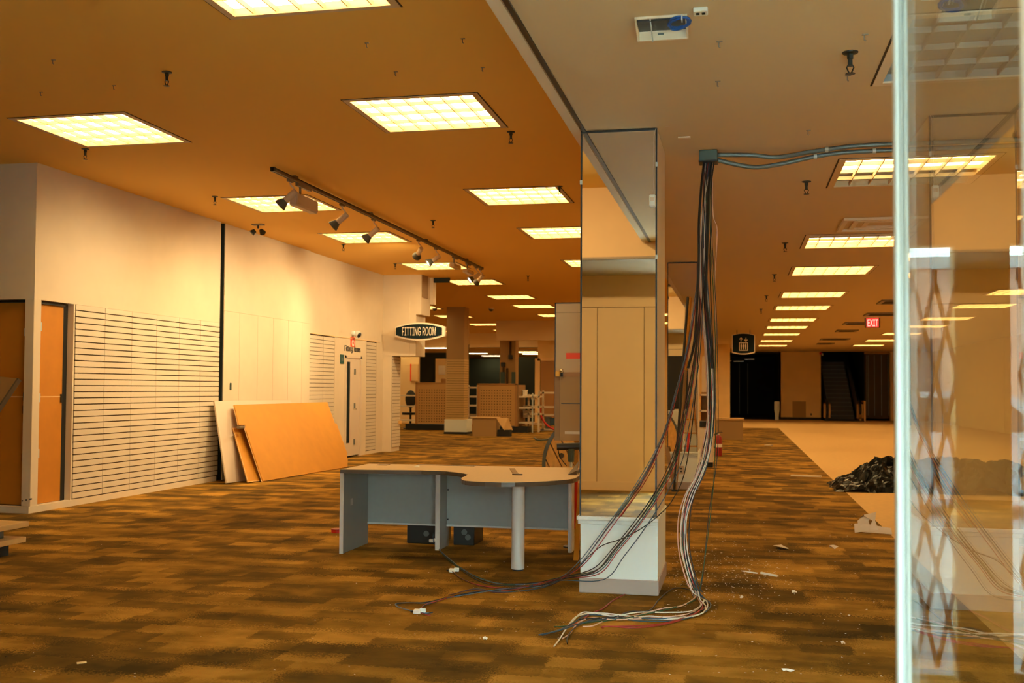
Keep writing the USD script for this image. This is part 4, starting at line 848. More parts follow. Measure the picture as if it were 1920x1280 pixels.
TC = [(1052, 1086, .09), (1010, 1100, 0), (950, 1106, 0), (890, 1113, 0), (840, 1123, 0), (800, 1131, 0), (765, 1132, 0), (743, 1135, 0), (748, 1142, 0), (775, 1148, 0), (798, 1151, 0), (812, 1151, 0)]
TD = [(1052, 1084, .08), (1005, 1098, 0), (960, 1108, 0), (910, 1108, 0), (860, 1118, 0), (815, 1130, 0), (795, 1137, 0), (787, 1146, 0), (792, 1152, 0), (806, 1156, 0)]
TE = [(1050, 1088, .09), (1020, 1102, 0), (970, 1110, 0), (930, 1112, 0), (890, 1106, 0), (840, 1118, 0)]
for key, m, dx, dy, tl, lab in (
  ('a', 'c_slate', -4, -8, TA, 'slate blue cable crossing the pillar highest on its way to the desk'), ('b', 'c_slate', -1, -4, TC, 'slate blue cable crossing the pillar just under the highest one'), ('c', 'c_red', 4, -2, TB, 'red cable crossing the pillar in the upper group'), ('d', 'c_black', 26, 8, TC, 'black cable across the pillar ending in a loop on the carpet'), ('e', 'c_green', 28, 6, TA, 'green cable in the lower group across the pillar running to the desk'), ('f', 'c_brown', 24, 10, TB, 'maroon cable in the lower group across the pillar'), ('g', 'c_red', 32, 14, TD, 'red cable in the lower group across the pillar'), ('h', 'c_blue', 42, 24, TE, 'slate blue cable crossing the pillar base lowest'), ('i', 'c_black', 22, 4, TA, 'black cable in the lower group running up to the desk'), ('j', 'c_blue', 30, 10, TD, 'slate blue cable in the lower group ending at the left plug'), ('k', 'c_brown', 0, -6, TE, 'maroon cable in the upper group across the pillar')):
    sweep(key, m, dx, dy, tl, lab)
# odd single black cable that cuts over the base
cable([CB + (0, .02, .01)] + [hit(x, y, 'y', Y) for x, y, Y in ((1322, 480, 8.1), (1312, 620, 7.95), (1302, 760, 7.8), (1285, 880, 7.65), (1262, 935, 7.5), (1236, 965, 7.36), (1200, 992, 7.34), (1165, 1010, 7.36), (1130, 1022, 7.38), (1105, 1042, 7.4), (1085, 1062, 7.42))] + [hit(1050, 1084, 'z', .06)] + ground([(1008, 1099), (950, 1101), (900, 1092), (850, 1060)], 1, rnd), 'c_black', 'single black cable cutting across the top of the pillar base', .0036, grp='cables sweeping across the pillar to the desk')
def plug(px, py, z, lab):
    p = hit(px, py, 'z', z); t = thing('white_plug', lab, 'plug', 'white connectors on the cable ends', loc=p)
    part(t, 'body', box(p[0] - .03, p[0] + .02, p[1] - .02, p[1] + .02, p[2], p[2] + .028, .005), 'paper'); part(t, 'clip', box(p[0] + .01, p[0] + .05, p[1] - .008, p[1] + .01, p[2] + .005, p[2] + .035, .003), 'base_white')
    part(t, 'strain_relief', cyl(p + (-.03, 0, .012), p + (-.05, .004, .010), .006, 8), 'black')
plug(784, 1150, 0, 'white connector on the carpet at the leftmost cable loop'); plug(849, 1072, 0, 'white connector on the carpet in front of the desk'); plug(811, 1016, .05, 'white connector hanging beside the middle desk panel')

# ================================================================== litter on the floor
def crumb(p, s, rr):
    V = [(rr.uniform(-1, 1) * s, rr.uniform(-1, 1) * s * .7, rr.uniform(0, .5) * s) for _ in range(7)]
    return trimesh.convex.convex_hull(np.array(V) + p)
cr = random.Random(11); L = []
for _ in range(700):
    x, y = cr.gauss(1345, 75), 1075 + cr.gauss(0, 34)
    if 1250 < x < 1640 and y < 1160: L.append(crumb(fl(x, y), cr.uniform(.0025, .009), cr))
for _ in range(150): L.append(crumb(fl(cr.uniform(1250, 1660), cr.uniform(960, 1270)), cr.uniform(.003, .009), cr))
for _ in range(60): L.append(crumb(fl(cr.uniform(700, 1080), cr.uniform(1030, 1200)), cr.uniform(.003, .009), cr))
for _ in range(50): L.append(crumb(fl(cr.uniform(0, 700), cr.uniform(980, 1270)), cr.uniform(.003, .007), cr))
solo('plaster_crumbs', cat(L), 'paper', 'scattered white plaster crumbs on the carpet right of the pillar', 'debris', kind='stuff')
def scrap(px, py, w, d, h, lab, m='paper_dull', name='paper_scrap'):
    p = fl(px, py); rr = random.Random(px); V = []
    for i in range(9):
        a = i / 9 * 2 * math.pi; V.append(p + (w / 2 * math.cos(a) * rr.uniform(.6, 1.1), d / 2 * math.sin(a) * rr.uniform(.6, 1.1), rr.uniform(.002, h)))
    V = np.array(V); c = V.mean(0) + (0, 0, h * .6); F = [(i, (i + 1) % 9, 9) for i in range(9)]
    V = np.vstack([V, c]); m1 = trimesh.Trimesh(V, F); m2 = trimesh.Trimesh(V - (0, 0, .003), [f[::-1] for f in F])
    side = []
    for i in range(9): j = (i + 1) % 9; side += [(i, 10 + i, 10 + j), (i, 10 + j, j)]
    solo(name, trimesh.Trimesh(np.vstack([V, V - (0, 0, .003)]), F + [tuple(10 + q for q in f[::-1]) for f in F] + side, process=False), m, lab, 'paper scrap', 'scraps on the carpet')
scrap(1463, 1028, .16, .16, .03, 'crumpled tan paper scrap right of the cables, the larger of two')
scrap(1563, 1028, .08, .08, .03, 'small pale paper scrap between the crumpled scrap and the glass post')
scrap(1489, 1112, .05, .07, .02, 'white plaster chip on the carpet right of the cable bend', 'paper')
scrap(1391, 1122, .035, .05, .02, 'white plaster chip just right of the cable bend', 'paper')
scrap(1581, 1208, .025, .05, .02, 'white chip low at the right near the glass post', 'paper')
scrap(910, 1199, .03, .04, .02, 'white chip alone on the carpet left of the cable tangle', 'paper')
scrap(1478, 1258, .07, .03, .012, 'white paper strip low on the carpet at the bottom right', 'paper')
def stick(a, b, w, m, lab, h=.008):
    a, b = fl(*a), fl(*b); d = (b - a) / np.linalg.norm(b - a); n = np.array([-d[1], d[0], 0]) * w / 2
    V = np.array([a - n, a + n, b - n, b + n]); solo('wood_strip', trimesh.convex.convex_hull(np.vstack([V, V + (0, 0, h)])), m, lab, 'strip', 'strips on the carpet')
stick((1393, 1071), (1420, 1075), .012, 'paper', 'thin white stick, left piece, on the carpet right of the cables')
stick((1427, 1075), (1458, 1081), .02, 'paper', 'thin white stick, right piece, on the carpet right of the cables', .014)
stick((1483, 892), (1540, 894), .09, 'shelf', 'flat pale strip on the carpet left of the black bag', .02)
stick((1436, 835), (1447, 835.5), .14, 'shelf', 'tiny pale strip far back on the carpet', .03)
stick((144, 1244), (162, 1242), .012, 'wood', 'thin wood splinter on the carpet at the bottom left')
# paper tape ribbon near the pale floor
p = [(1601, 990), (1601, 1000), (1636, 1000), (1672, 1002), (1672, 996), (1640, 990)]
t = thing('paper_tape', 'twisted tan paper tape lying by the edge of the pale floor', 'paper tape', loc=fl(1620, 1000))
rib = []
A = fl(1602, 999); B = fl(1626, 1000); D = fl(1672, 1002)
def ribbon(pts, wv):
    pts = np.array(pts, float); wv = np.array(wv, float); V = np.vstack([pts - wv / 2, pts + wv / 2]); k = len(pts); F = []
    for i in range(k - 1): F += [(i, i + 1, k + i + 1), (i, k + i + 1, k + i)]
    m = trimesh.Trimesh(V, F); b = trimesh.Trimesh(V + (0, .003, -.003), [f[::-1] for f in F]); return cat([m, b])
part(t, 'flat_end', ribbon([A + (0, 0, .05), (A + B) / 2 + (0, 0, .06), B + (0, 0, .055), (B + D) / 2 + (0, 0, .045), D + (0, 0, .035)], [(0, .06, .085), (0, .08, .075), (0, .06, .08), (0, .08, .06), (0, .08, .05)]), 'paper_dull', smooth=True)
part(t, 'curl', ribbon([B + (-.02, 0, .04), B + (-.035, .05, .12), B + (.02, .08, .19), B + (.075, .06, .17), B + (.05, .0, .10), B + (.06, -.03, .03)], [(.11, 0, 0), (.11, .02, 0), (.10, .03, .02), (.04, .05, .08), (.06, .03, .06), (.09, 0, .03)]), 'paper_dull', smooth=True)

# black plastic heap
gx, gy = np.meshgrid(np.linspace(0, 1, 110), np.linspace(0, 1, 60), indexing='ij')
X0, X1, Y0, Y1 = 1.36, 4.6, 15.75, 17.3
px_, py_ = X0 + gx * (X1 - X0), Y0 + gy * (Y1 - Y0)
P3 = np.stack([px_ * 2.1, py_ * 2.1, np.zeros_like(px_)], -1)
n1 = meshkit.fbm(P3, 3, 3); rid = 1 - np.abs(2 * meshkit.fbm(P3 * 1.7 + 5, 4, 9) - 1)
env = np.clip(np.minimum(gx * 5.5, (1 - gx) * 4), 0, 1) ** .6 * np.clip(np.sin(np.pi * np.clip(gy + .02 * np.sin(gx * 22), 0, 1)), 0, 1) ** .55
hz = env * (.10 + .30 * n1 + .24 * (rid - .55) * 2) * (.65 + .35 * np.clip(gx * 3.2, 0, 1)); hz = np.maximum(hz, 0) + .004
jx = .07 * (meshkit.fbm(P3 * 3 + 20, 3, 4) - .5); jy = .10 * (meshkit.fbm(P3 * 2 + 40, 3, 5) - .5)
V = np.stack([px_ + jx * 2, py_ + jy * 2, hz], -1).reshape(-1, 3); nx, ny = gx.shape; F = []
for i in range(nx - 1):
    for j in range(ny - 1):
        a = i * ny + j; F += [(a, a + ny, a + ny + 1), (a, a + ny + 1, a + 1)]
solo('plastic_heap', trimesh.Trimesh(V, F, process=False), 'bag', 'heap of crumpled black plastic sheeting on the pale floor at the right', 'plastic sheet')

# ================================================================== glass screen at the right
xg = .355
for x0, x1, y0, y1, lab in ((.337, .366, 2.425, 2.462, 'pale metal post at the left edge of the glass screen'), (.337, .366, 1.345, 1.378, 'pale metal post at the right edge of the picture')):
    t = thing('screen_post', lab, 'metal post', 'posts of the glass screen', loc=((x0 + x1) / 2, (y0 + y1) / 2, 0))
    part(t, 'profile', box(x0, x1, y0, y1, 0, HR if y0 > 1.7 else 3.09, .003), 'alu')
    part(t, 'groove', cat([box(x0 + k * (x1 - x0) - .0012, x0 + k * (x1 - x0) + .0012, y0 - .0008, y0 + .0005, 0, HR if y0 > 1.7 else 3.09) for k in (.38, .72)]), 'conduit')
solo('glass_screen', box(xg - .004, xg + .004, 1.378, 2.425, .005, 3.085), 'glass', 'tall clear glass pane between the two metal posts at the right', 'glass pane')
solo('glass_return', box(.366, 1.25, 2.440, 2.448, .005, 3.29), 'glass', 'clear glass pane turning right behind the screen post', 'glass pane')

# ================================================================== far right: elevator hall, escalator
YF = 53.3
we = structx('wall_far')
part(we, 'wall_panel', box(1.97, 3.93, YF, YF + .2, .12, HR + .2), 'wall_far')
part(we, 'baseboard', box(1.97, 3.93, YF - .03, YF + .2, 0, .12), 'blackm')
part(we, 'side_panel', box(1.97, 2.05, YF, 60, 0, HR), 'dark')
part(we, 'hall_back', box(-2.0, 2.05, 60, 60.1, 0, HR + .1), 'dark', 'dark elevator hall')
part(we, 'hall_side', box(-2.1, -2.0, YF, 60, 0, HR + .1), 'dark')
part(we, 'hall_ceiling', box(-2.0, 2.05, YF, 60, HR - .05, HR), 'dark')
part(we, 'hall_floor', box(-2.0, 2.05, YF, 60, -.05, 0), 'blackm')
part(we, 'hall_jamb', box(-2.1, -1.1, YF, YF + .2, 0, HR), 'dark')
for x in (-.9, -.45, .05, .5): part(we, 'hall_mullion', box(x, x + .04, 59.8, 59.9, .1, 2.9), 'conduit')
part(we, 'vent_grille', box(2.59, 3.22, YF - .03, YF, .13, .9), 'cardboard', 'dark floor vent')
part(we, 'socket', box(3.44, 3.50, YF - .02, YF, .22, .32), 'black')
part(we, 'column', box(7.1, 7.5, YF - .25, YF + .2, 0, HR), 'wall_far')
part(we, 'wall_panel', box(7.5, 9, YF, YF + .2, 0, HR), 'wall_far')
part(we, 'glazing_back', box(5.95, 7.1, YF + 1.2, YF + 1.3, 0, HR), 'dark')
for x in (6.05, 6.12, 6.40, 6.72, 7.02): part(we, 'glazing_bar', box(x, x + .03, YF, YF + .05, .25, 3.15), 'conduit')
part(we, 'glazing_pane', box(5.98, 7.08, YF + .06, YF + .07, .1, 3.25), 'dark_brown')
part(we, 'glazing_head', box(5.95, 7.1, YF - .02, YF + .1, 3.2, HR), 'cardboard')
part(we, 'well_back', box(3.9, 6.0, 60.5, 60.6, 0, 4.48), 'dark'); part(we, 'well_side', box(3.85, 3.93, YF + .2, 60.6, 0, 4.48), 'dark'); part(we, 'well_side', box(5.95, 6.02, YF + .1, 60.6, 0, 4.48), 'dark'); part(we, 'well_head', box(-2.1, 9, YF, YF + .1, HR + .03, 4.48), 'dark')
t = thing('escalator', 'dark escalator rising away from the viewer at the far end', 'escalator', loc=(4.95, YF, 0))
ex0, ex1, ey = 4.25, 5.55, 52.4
for k in range(16):
    y0 = ey + .9 + .40 * max(0, k - 1); z0 = .21 * max(0, k - 1)
    part(t, 'step', box(ex0 + .02, ex1 - .02, y0, y0 + .42, max(0, z0 - .25) + .005, z0 + .02), 'black')
    part(t, 'step_nosing', box(ex0 + .02, ex1 - .02, y0 - .01, y0 + .01, z0 + .012, z0 + .024), 'conduit')
part(t, 'landing_plate', box(ex0 - .25, ex1 + .25, ey - .4, ey + .9, 0, .02), 'blackm')
for s, x in ((-1, ex0 - .10), (1, ex1 + .10)):
    prof = [(ey - .05, .1), (ey - .12, .45), (ey - .02, .78), (ey + .25, .92), (ey + .9, .95), (ey + 7.2, .95 + 6.3 * .525), (ey + 7.2, 6.3 * .525), (ey + .9, .02), (ey - .05, .02)]
    part(t, 'balustrade', wallpoly(Polygon(prof), 'x', x - .05, x + .05), 'black' if s < 0 else 'gold', 'skirt and balustrade')
    hr = spline([(x, ey + .1, .2), (x, ey - .14, .45), (x, ey - .02, .80), (x, ey + .28, .95), (x, ey + .9, .98), (x, ey + 3, .98 + 2.1 * .525), (x, ey + 7.2, .98 + 6.3 * .525)])
    part(t, 'handrail', tube(hr, .05, 8), 'black', smooth=True)
    for dx in (-.11, .11): part(t, 'newel', wallpoly(Polygon([(ey - .02, .12), (ey - .06, .5), (ey + .05, .80), (ey + .3, .86), (ey + .5, .6), (ey + .5, .12)]), 'x', x + dx - .045, x + dx + .045), 'gold')
part(t, 'side_trim', box(ex1 + .26, ex1 + .34, ey - .1, ey + 1.0, 0, .95), 'orange_edge')
p = hit(1459, 787, 'y', 52.6); solo('bollard', lathe([(0, 0), (.09, 0), (.09, .06), (.10, .3), (.13, .5), (.13, .86), (.12, .89), (0, .90)], 18).apply_translation((1.83, 52.6, 0)), 'base_white', 'pale blue-white bollard beside the far tan wall', 'bollard', smooth=40)
t = thing('red_alarm', 'small red and white alarm at the top corner of the far tan wall', 'alarm', loc=(3.95, 53.2, 3.2))
part(t, 'bell', box(3.86, 3.96, 53.15, 53.3, 3.18, 3.28), 'red'); part(t, 'strobe', box(3.97, 4.03, 53.15, 53.3, 3.12, 3.24), 'base_white')
# things at mid distance right of the pillar
a = hit(1340, 786, 'y', 31.3); b_ = hit(1395, 786, 'y', 31.3)
t = thing('tan_box', 'low tan box on the carpet before the dark elevator hall', 'box', loc=((a[0] + b_[0]) / 2, 31.5, 0))
part(t, 'case', box(a[0], b_[0] - .03, 31.3, 31.8, 0, .56), 'cardboard'); part(t, 'lid', box(a[0] - .01, b_[0], 31.28, 31.85, .56, .62, .006), 'wood_light')
e = fl(1347, 855)
t = thing('fire_extinguisher', 'red fire extinguisher standing right of the hanging cables', 'fire extinguisher', loc=e)
part(t, 'cylinder', lathe([(0, 0), (.075, 0), (.08, .02), (.08, .36), (.07, .42), (.035, .455), (0, .46)], 20).apply_translation(e), 'darkred', smooth=40)
part(t, 'label', lathe([(.0815, .20), (.0815, .27)], 20).apply_translation(e), 'paper')
part(t, 'valve', cyl(e + (0, 0, .455), e + (0, 0, .51), .022, 10), 'chrome'); part(t, 'handle', cat([box(e[0] - .03, e[0] + .09, e[1] - .012, e[1] + .012, .505, .52), box(e[0] - .02, e[0] + .08, e[1] - .012, e[1] + .012, .54, .552)]), 'black')
part(t, 'hose', tube(spline([e + (-.02, -.02, .49), e + (-.09, -.03, .46), e + (-.10, -.04, .30), e + (-.085, -.04, .18)]), .012, 8), 'black')
part(t, 'gauge', cyl(e + (0, -.022, .475), e + (0, -.034, .475), .016, 10), 'paper')
# small service desk beyond the rear pillar
xq = lambda px, Y: hit(px, 760, 'y', Y)[0]; zq = lambda py, Y, px=1330: hit(px, py, 'y', Y)[2]
t = thing('service_counter', 'narrow cream counter with a dark top right of the rear pillar, behind the cables', 'counter', loc=(xq(1322, 20), 20.2, 0))
part(t, 'body', box(xq(1308, 20), xq(1337, 20), 20, 20.5, .10, zq(800, 20)), 'shelf'); part(t, 'top', box(xq(1307, 20), xq(1338, 20), 19.97, 20.52, zq(800, 20), zq(790, 20)), 'blackm')
part(t, 'plinth', box(xq(1309, 20), xq(1336, 20), 20.05, 20.5, 0, .10), 'blackm')
t = thing('shelf_unit', 'narrow brown shelf unit with a pale post beyond the rear pillar', 'shelf', loc=(xq(1330, 25), 25.3, 0))
for px in (1310, 1338): part(t, 'upright', box(xq(px, 25), xq(px, 25) + .05, 25, 25.4, 0, zq(735, 25)), 'wood')
for py in (742, 772, 812, 838): part(t, 'shelf_board', box(xq(1310, 25), xq(1340, 25), 25, 25.4, zq(py, 25), zq(py, 25) + .04), 'shelf')
part(t, 'back', box(xq(1312, 25), xq(1338, 25), 25.38, 25.4, .1, zq(735, 25)), 'brown')
t = thing('grey_locker', 'tall narrow grey-green locker seen between the cables', 'locker', loc=(xq(1322, 30), 30.2, 0))
part(t, 'body', box(xq(1316, 30), xq(1326, 30), 30, 30.4, .08, zq(668, 30)), 'header'); part(t, 'side', box(xq(1326, 30), xq(1341, 30), 30, 30.5, 0, zq(655, 30)), 'greenblack'); part(t, 'plinth', box(xq(1316, 30), xq(1326, 30), 30.05, 30.4, 0, .08), 'black')
p = hit(1346, 712, 'y', 52.9); t = thing('notice_paper', 'small pale notice on the dark wall left of the elevator hall', 'notice', loc=p)
part(t, 'sheet', box(p[0] - .11, p[0] + .11, 52.88, 52.9, p[2] - .13, p[2] + .13), 'paper_dull'); part(t, 'board', box(p[0] - .3, p[0] + .14, 52.9, 53.28, 0, 2.6), 'blackm')
for i, (px, py, lab) in enumerate(((1362, 676, 'left glint strip of the dim elevator hall lamp row'), (1385, 676.5, 'middle glint strip of the dim elevator hall lamp row'), (1405, 673, 'right glint strip of the dim elevator hall lamp row'))):
    p = hit(px, py, 'y', 57); t = thing('hall_lamp', lab, 'lamp', loc=p); part(t, 'tray', box(p[0] - .28, p[0] + .28, 56.9, 57.1, p[2], p[2] + .05), 'blackm'); part(t, 'shade', box(p[0] - .25, p[0] + .25, 56.88, 57.12, p[2] - .03, p[2]), 'chrome')

# ================================================================== back left: open selling floor
def bx(pl, pr, pt, pb, Y, d): # a box from its outline in the picture at depth Y
    a, b = hit(pl, (pt + pb) / 2, 'y', Y), hit(pr, (pt + pb) / 2, 'y', Y); m = (pl + pr) / 2
    return [a[0], b[0], Y, Y + d, hit(m, pb, 'y', Y)[2], hit(m, pt, 'y', Y)[2]]
def fbx(*a): r = bx(*a); r[4] = 0; return r
t = thing('slat_column', 'square tan column with slat-clad lower half and white base behind the hanging sign', 'column', loc=(-8.75, 32.5, 0))
part(t, 'shaft', box(-9.03, -8.45, 32.25, 32.8, 2.36, HL), 'cardboard'); part(t, 'core', box(-9.02, -8.46, 32.25, 32.8, .4, 2.36), 'groove')
part(t, 'slat_panel', cat([box(-9.04, -8.44, 32.23, 32.25, z, z + .066) for z in np.arange(.46, 2.3, .0762)] + [box(-8.46, -8.44, 32.25, 32.8, z, z + .066) for z in np.arange(.46, 2.3, .0762)]), 'slat_tan', kind='stuff')
part(t, 'base', box(-9.06, -8.34, 32.18, 32.85, .07, .46), 'base_white'); part(t, 'baseboard', box(-9.07, -8.33, 32.16, 32.86, 0, .07), 'black')
def gondola(pl, pr, pt, Y, side, lab):
    b = fbx(pl, pr, pt, 800, Y, .05); t = thing('pegboard_gondola', lab, 'display unit', 'pegboard display units', loc=((b[0] + b[1]) / 2, Y, 0))
    w, h = b[1] - b[0], b[5]
    part(t, 'panel', box(b[0], b[1], Y, Y + .06, .22, h), 'pegboard'); part(t, 'frame', cat([box(b[0] - .04, b[0] + .03, Y - .02, Y + .08, .2, h + .03), box(b[1] - .03, b[1] + .04, Y - .02, Y + .08, .2, h + .03), box(b[0] - .04, b[1] + .04, Y - .02, Y + .08, h, h + .04)]), 'door_brown')
    hs = [box(b[0] + .08 + i * .09, b[0] + .115 + i * .09, Y - .003, Y, .28 + j * .09, .315 + j * .09) for i in range(int((w - .16) / .09)) for j in range(int((h - .34) / .09))]
    part(t, 'peg_holes', cat(hs), 'peg_hole', kind='stuff'); part(t, 'kick_base', box(b[0] - .4 if side < 0 else b[0], b[1] + (.4 if side > 0 else 0), Y + .02, Y + .7, 0, .20), 'black')
    part(t, 'side_panel', box(b[1] + .04, b[1] + .08, Y, Y + 1.2, .2, h), 'brown')
    xs0, xs1 = (b[0] - 1.3, b[0] - .04) if side < 0 else (b[1] + .08, b[1] + .55)
    for z in (1.15, .78, .30): part(t, 'shelf', box(xs0, xs1, Y + .1, Y + .5, z, z + .05), 'shelf')
    part(t, 'upright', cat([box(xs0 if side < 0 else xs1 - .03, (xs0 if side < 0 else xs1 - .03) + .04, Y + .1, Y + .14, 0, 1.3)]), 'alu')
    return t
gondola(781, 842, 719, 35, -1, 'brown pegboard display unit left of the slat-clad column'); gondola(897, 967, 721, 34, 1, 'brown pegboard display unit right of the slat-clad column')
t = thing('black_stool', 'dark rounded chair back between the left display unit shelves', 'chair', loc=(-11.5, 35.8, 0))
p = hit(770, 745, 'y', 35.9); part(t, 'back', trimesh.creation.icosphere(2, 1).apply_scale((.20, .08, .32)).apply_translation((p[0], 35.9, 1.05)), 'black', smooth=True); part(t, 'stem', cyl((p[0], 35.9, 0), (p[0], 35.9, .8), .04, 8), 'black'); part(t, 'foot', cyl((p[0], 35.9, 0), (p[0], 35.9, .03), .25, 14), 'black'); part(t, 'seat', cyl((p[0], 35.7, .5), (p[0], 35.7, .58), .24, 16), 'black')
t = thing('wooden_bin', 'low brown box with a slanted light flap in front of the pegboard unit', 'box', loc=(-7.5, 31.2, 0))
b = fbx(886, 930, 782, 818, 31, .5); part(t, 'case', box(b[0], b[1], 31, 31.5, 0, b[5] - .03), 'cardboard'); part(t, 'lid', box(b[0] - .02, b[1] + .02, 30.97, 31.52, b[5] - .03, b[5], .004), 'wood_light')
q = [hit(930, 783, 'y', 31.0), hit(952, 783, 'y', 31.3), hit(960, 805, 'y', 31.4), hit(944, 805, 'y', 31.05)]
part(t, 'flap', trimesh.convex.convex_hull(np.vstack([q, np.array(q) + (0.02, .03, -.02)])), 'wood_light', 'slanted light flap')
part(t, 'flap_stand', box(b[1] + .02, b[1] + .4, 31.1, 31.4, 0, .20), 'blackm')
wk = structx('wall_back')
part(wk, 'header', box(*bx(930, 1095, 598, 637.5, 39, .3)[:4], hit(985, 637.5, 'y', 39)[2], HL), 'wall_back')
part(wk, 'header', box(-20, hit(938, 640, 'y', 47.7)[0] + 4, 47.7, 48.0, hit(905, 651, 'y', 47.7)[2], HL), 'wall_back')
b = bx(855, 877, 592, 645, 38, .25); part(wk, 'hanging_header', box(*b[:5], HL), 'wall_back')
b = fbx(855, 876, 645, 800, 38, .25); part(wk, 'dark_pier', box(*b[:5], bx(855, 877, 592, 645, 38, .25)[4]), 'dark')
b = fbx(725, 785, 660, 800, 42, .15); part(wk, 'wall_panel', box(b[0] - 4, b[1], 42, 42.15, 0, HL), 'wall_back')
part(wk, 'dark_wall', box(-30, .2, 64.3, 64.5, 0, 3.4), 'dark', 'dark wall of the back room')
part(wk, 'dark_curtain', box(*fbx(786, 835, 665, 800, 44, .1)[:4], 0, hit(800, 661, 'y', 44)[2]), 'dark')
b = fbx(816, 838, 672, 800, 43.8, .1); part(wk, 'door_surround', box(b[0], b[1], 43.8, 43.9, 0, b[5]), 'wall_back')
b2 = bx(822, 835, 685, 702, 43.75, .04); part(wk, 'poster', box(*b2), 'paper'); b2 = bx(827, 836, 710, 722, 43.75, .04); part(wk, 'poster', box(*b2), 'door_brown')
b2 = bx(769, 784, 682, 714, 41.96, .03); part(wk, 'poster_outline', box(b2[0], b2[0] + .05, 41.95, 42, b2[4], b2[5]), 'redtape'); part(wk, 'poster', box(b2[0] + .05, b2[1], 41.96, 42, b2[4], b2[5]), 'orange_edge')
b = fbx(1008, 1095, 652, 800, 44, .2); part(wk, 'wall_panel', box(b[0], b[1] + 6, 44, 44.2, 0, HL), 'wall_far')
part(wk, 'panel_frame', box(b[0] - .1, b[0] + .12, 43.9, 44, 0, hit(1015, 672, 'y', 44)[2]), 'orange_edge'); part(wk, 'panel_frame', box(b[0], b[0] + 2.2, 43.9, 44, hit(1015, 676, 'y', 44)[2], hit(1015, 671, 'y', 44)[2]), 'orange_edge')
b2 = fbx(1014, 1060, 677, 800, 43.92, .06); part(wk, 'brown_door', box(*b2), 'door_brown')
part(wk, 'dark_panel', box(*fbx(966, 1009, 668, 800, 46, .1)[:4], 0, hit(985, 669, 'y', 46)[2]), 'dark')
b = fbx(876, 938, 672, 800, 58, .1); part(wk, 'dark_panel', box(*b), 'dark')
t = thing('pipe_column', 'tan column with pipes and dark fittings behind the right pegboard unit', 'column', loc=(-7.5, 40.3, 0))
b = fbx(937, 966, 637, 800, 40, .6); part(t, 'shaft', box(*b[:4], 0, hit(950, 636, 'y', 40)[2]), 'cardboard')
for px, a_, z_ in ((957, 640, 668), (944, 688, 800), (951, 690, 800)):
    q = hit(px, a_, 'y', 39.95); q2 = hit(px, min(z_, 790), 'y', 39.95); part(t, 'pipe', cyl((q[0], 39.95, max(0, q2[2])), (q[0], 39.95, q[2]), .04, 8), 'groove')
for px, py in ((957, 669), (943, 683)): q = hit(px, py, 'y', 39.9); part(t, 'fitting', box(q[0] - .07, q[0] + .07, 39.86, 40, q[2] - .08, q[2] + .08), 'black')
for pl, pr in ((938, 946), (959, 966)): part(t, 'side_board', box(*bx(pl, pr, 697, 722, 39.9, .08)), 'greenblack')
# shelving racks
def rack(pl, pr, pts, Y, lab, ups, lower=True):
    x0, x1 = hit(pl, 760, 'y', Y)[0], hit(pr, 760, 'y', Y)[0]; t = thing('shelving_rack', lab, 'shelving', 'wire shelving racks', loc=((x0 + x1) / 2, Y, 0))
    for u in ups: ux = hit(u, 760, 'y', Y)[0]; part(t, 'upright', box(ux - .03, ux + .03, Y, Y + .05, 0, hit(u, pts[0] - 6, 'y', Y)[2]), 'shelf')
    for py in pts: z = hit((pl + pr) / 2, py, 'y', Y)[2]; part(t, 'shelf_board', box(x0, x1, Y, Y + .5, max(z, .02), max(z, .02) + .06), 'shelf')
    return t
rack(877, 896, (728, 745, 762, 785), 36, 'shelving rack between the column and the right pegboard unit', (878, 895))
rack(981, 1012, (745, 764, 778), 34.5, 'shelving rack at the right end of the pegboard unit', (991, 1010))
rack(1010, 1095, (738, 765, 780, 808), 35.5, 'shelving rack in front of the brown door', (1010, 1018, 1060))
for pl, pr, pt, pb, Y, m, lab in ((995, 1003, 740, 749, 34.6, 'paper', 'white carton on the middle shelf by the pegboard unit'), (980, 986, 731, 744, 34.6, 'paper', 'white carton on the end of the pegboard unit'), (981, 998, 770, 783, 34.6, 'shelf', 'tan carton on the lower shelf by the pegboard unit'), (1031, 1040, 784, 797, 35.6, 'c_blue', 'blue bin under the shelves before the brown door'), (1022, 1031, 782, 803, 35.6, 'conduit', 'grey bin under the shelves before the brown door')):
    b = bx(pl, pr, pt, pb, Y, .3); t = thing('carton', lab, 'carton', loc=((b[0] + b[1]) / 2, Y, b[4])); part(t, 'case', box(*b, .01), m); part(t, 'lid', box(b[0] - .01, b[1] + .01, Y - .01, Y + .31, b[5] - .03, b[5] + .01), m)
hp = [hit(x, y, 'y', 35.2) for x, y in ((1013, 765), (1014, 778), (1020, 790), (1030, 800), (1042, 806))]
solo('red_hose', tube(spline(hp), .035, 6), 'red', 'red hose drooping from the shelves before the brown door', 'hose', smooth=True)
hp = [fl(x, y) + (0, 0, .015) for x, y in ((1002, 822), (1010, 826), (1024, 825), (1034, 822))]
solo('floor_hose', tube(spline(hp), .03, 6), 'greenblack', 'dark hose piece lying on the carpet before the shelves', 'hose', smooth=True)

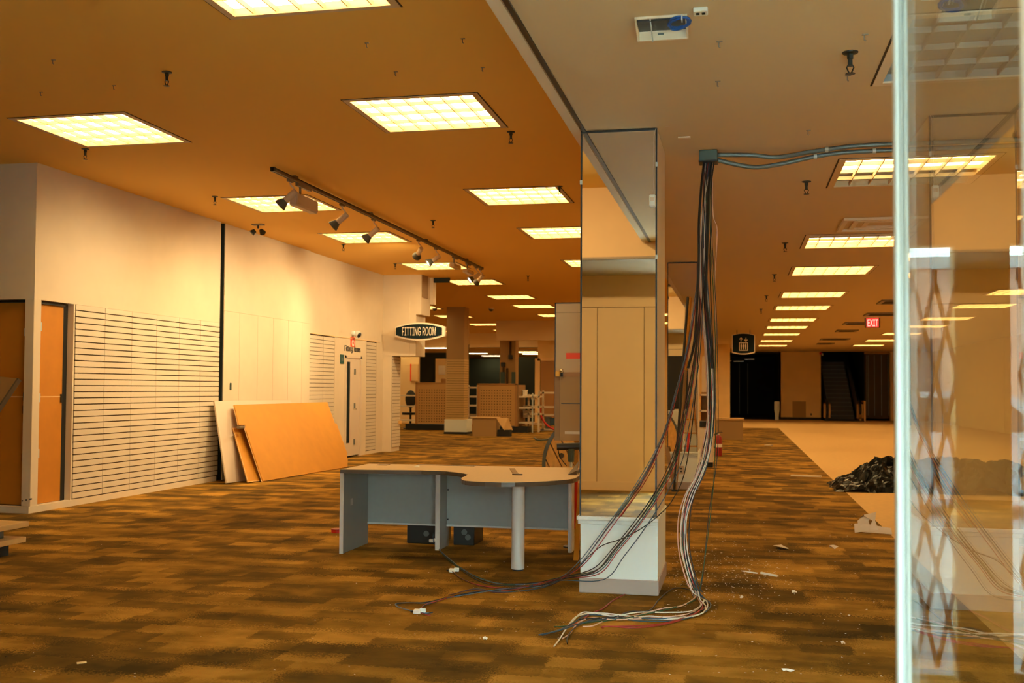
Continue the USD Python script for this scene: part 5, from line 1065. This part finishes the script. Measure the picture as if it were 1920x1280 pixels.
# ================================================================== outside, behind the camera: what the panes reflect
struct('ground_outside', box(-40, 40, -40, -.9, -.12, -.02), 'pavement', 'pavement outside the shop front')
def gate(x0, n, y, lab):
    t = thing('folding_gate', lab, 'security gate', 'scissor gates of the entrance', loc=(x0 + n * .05, y, 0)); p = .105; hgt = .48
    for k in range(n):
        for j in range(4):
            z0 = .08 + j * hgt
            part(t, 'lattice_bar', tube([(x0 + k * p, y, z0), (x0 + (k + 1) * p, y, z0 + hgt)], .012, 5), 'gate_brown'); part(t, 'lattice_bar', tube([(x0 + (k + 1) * p, y + .012, z0), (x0 + k * p, y + .012, z0 + hgt)], .012, 5), 'gate_brown')
    for k in range(0, n + 1): part(t, 'pivot_post', cat([tube([(x0 + k * p, y, 2.0), (x0 + k * p, y, 2.06)], .014, 6)]), 'brown')
gate(.65, 4, -.74, 'folded brown scissor gate reflected in the glass at the right'); gate(1.36, 3, -.74, 'second folded brown scissor gate beside the entrance pier')
t = thing('parked_car', 'pale blue parked car outside, reflected in the glass', 'car', loc=(2.4, -9, 0))
side = Polygon([(-2.1, .3), (-2.15, .75), (-1.9, .88), (-1.2, .95), (-.75, 1.42), (.6, 1.45), (1.3, .98), (2.0, .85), (2.15, .6), (2.1, .3)])
part(t, 'body', wallpoly(affinity.translate(side, 2.4, 0), 'y', -9.8, -8.1), 'car', smooth=30)
part(t, 'window', wallpoly(affinity.translate(Polygon([(-1.05, .97), (-.70, 1.36), (.52, 1.38), (1.05, .99)]), 2.4, 0), 'y', -8.1, -8.09), 'winglass')
for x in (-1.35, 1.35): part(t, 'wheel', cyl((2.4 + x, -8.35, .32), (2.4 + x, -8.08, .32), .32, 20), 'black'); part(t, 'wheel', cyl((2.4 + x, -9.82, .32), (2.4 + x, -9.55, .32), .32, 20), 'black')
t = thing('street_building', 'low brick building across the street, reflected in the glass', 'building', loc=(0, -24, 0))
part(t, 'facade', box(-30, 30, -25, -24, 0, 4.6), 'brick'); part(t, 'parapet', box(-30.2, 30.2, -25.1, -23.9, 4.6, 4.9), 'render')
for k in range(-6, 7): part(t, 'window', box(k * 4.2 - .9, k * 4.2 + .9, -24.02, -23.98, 1.0, 2.8), 'winglass')
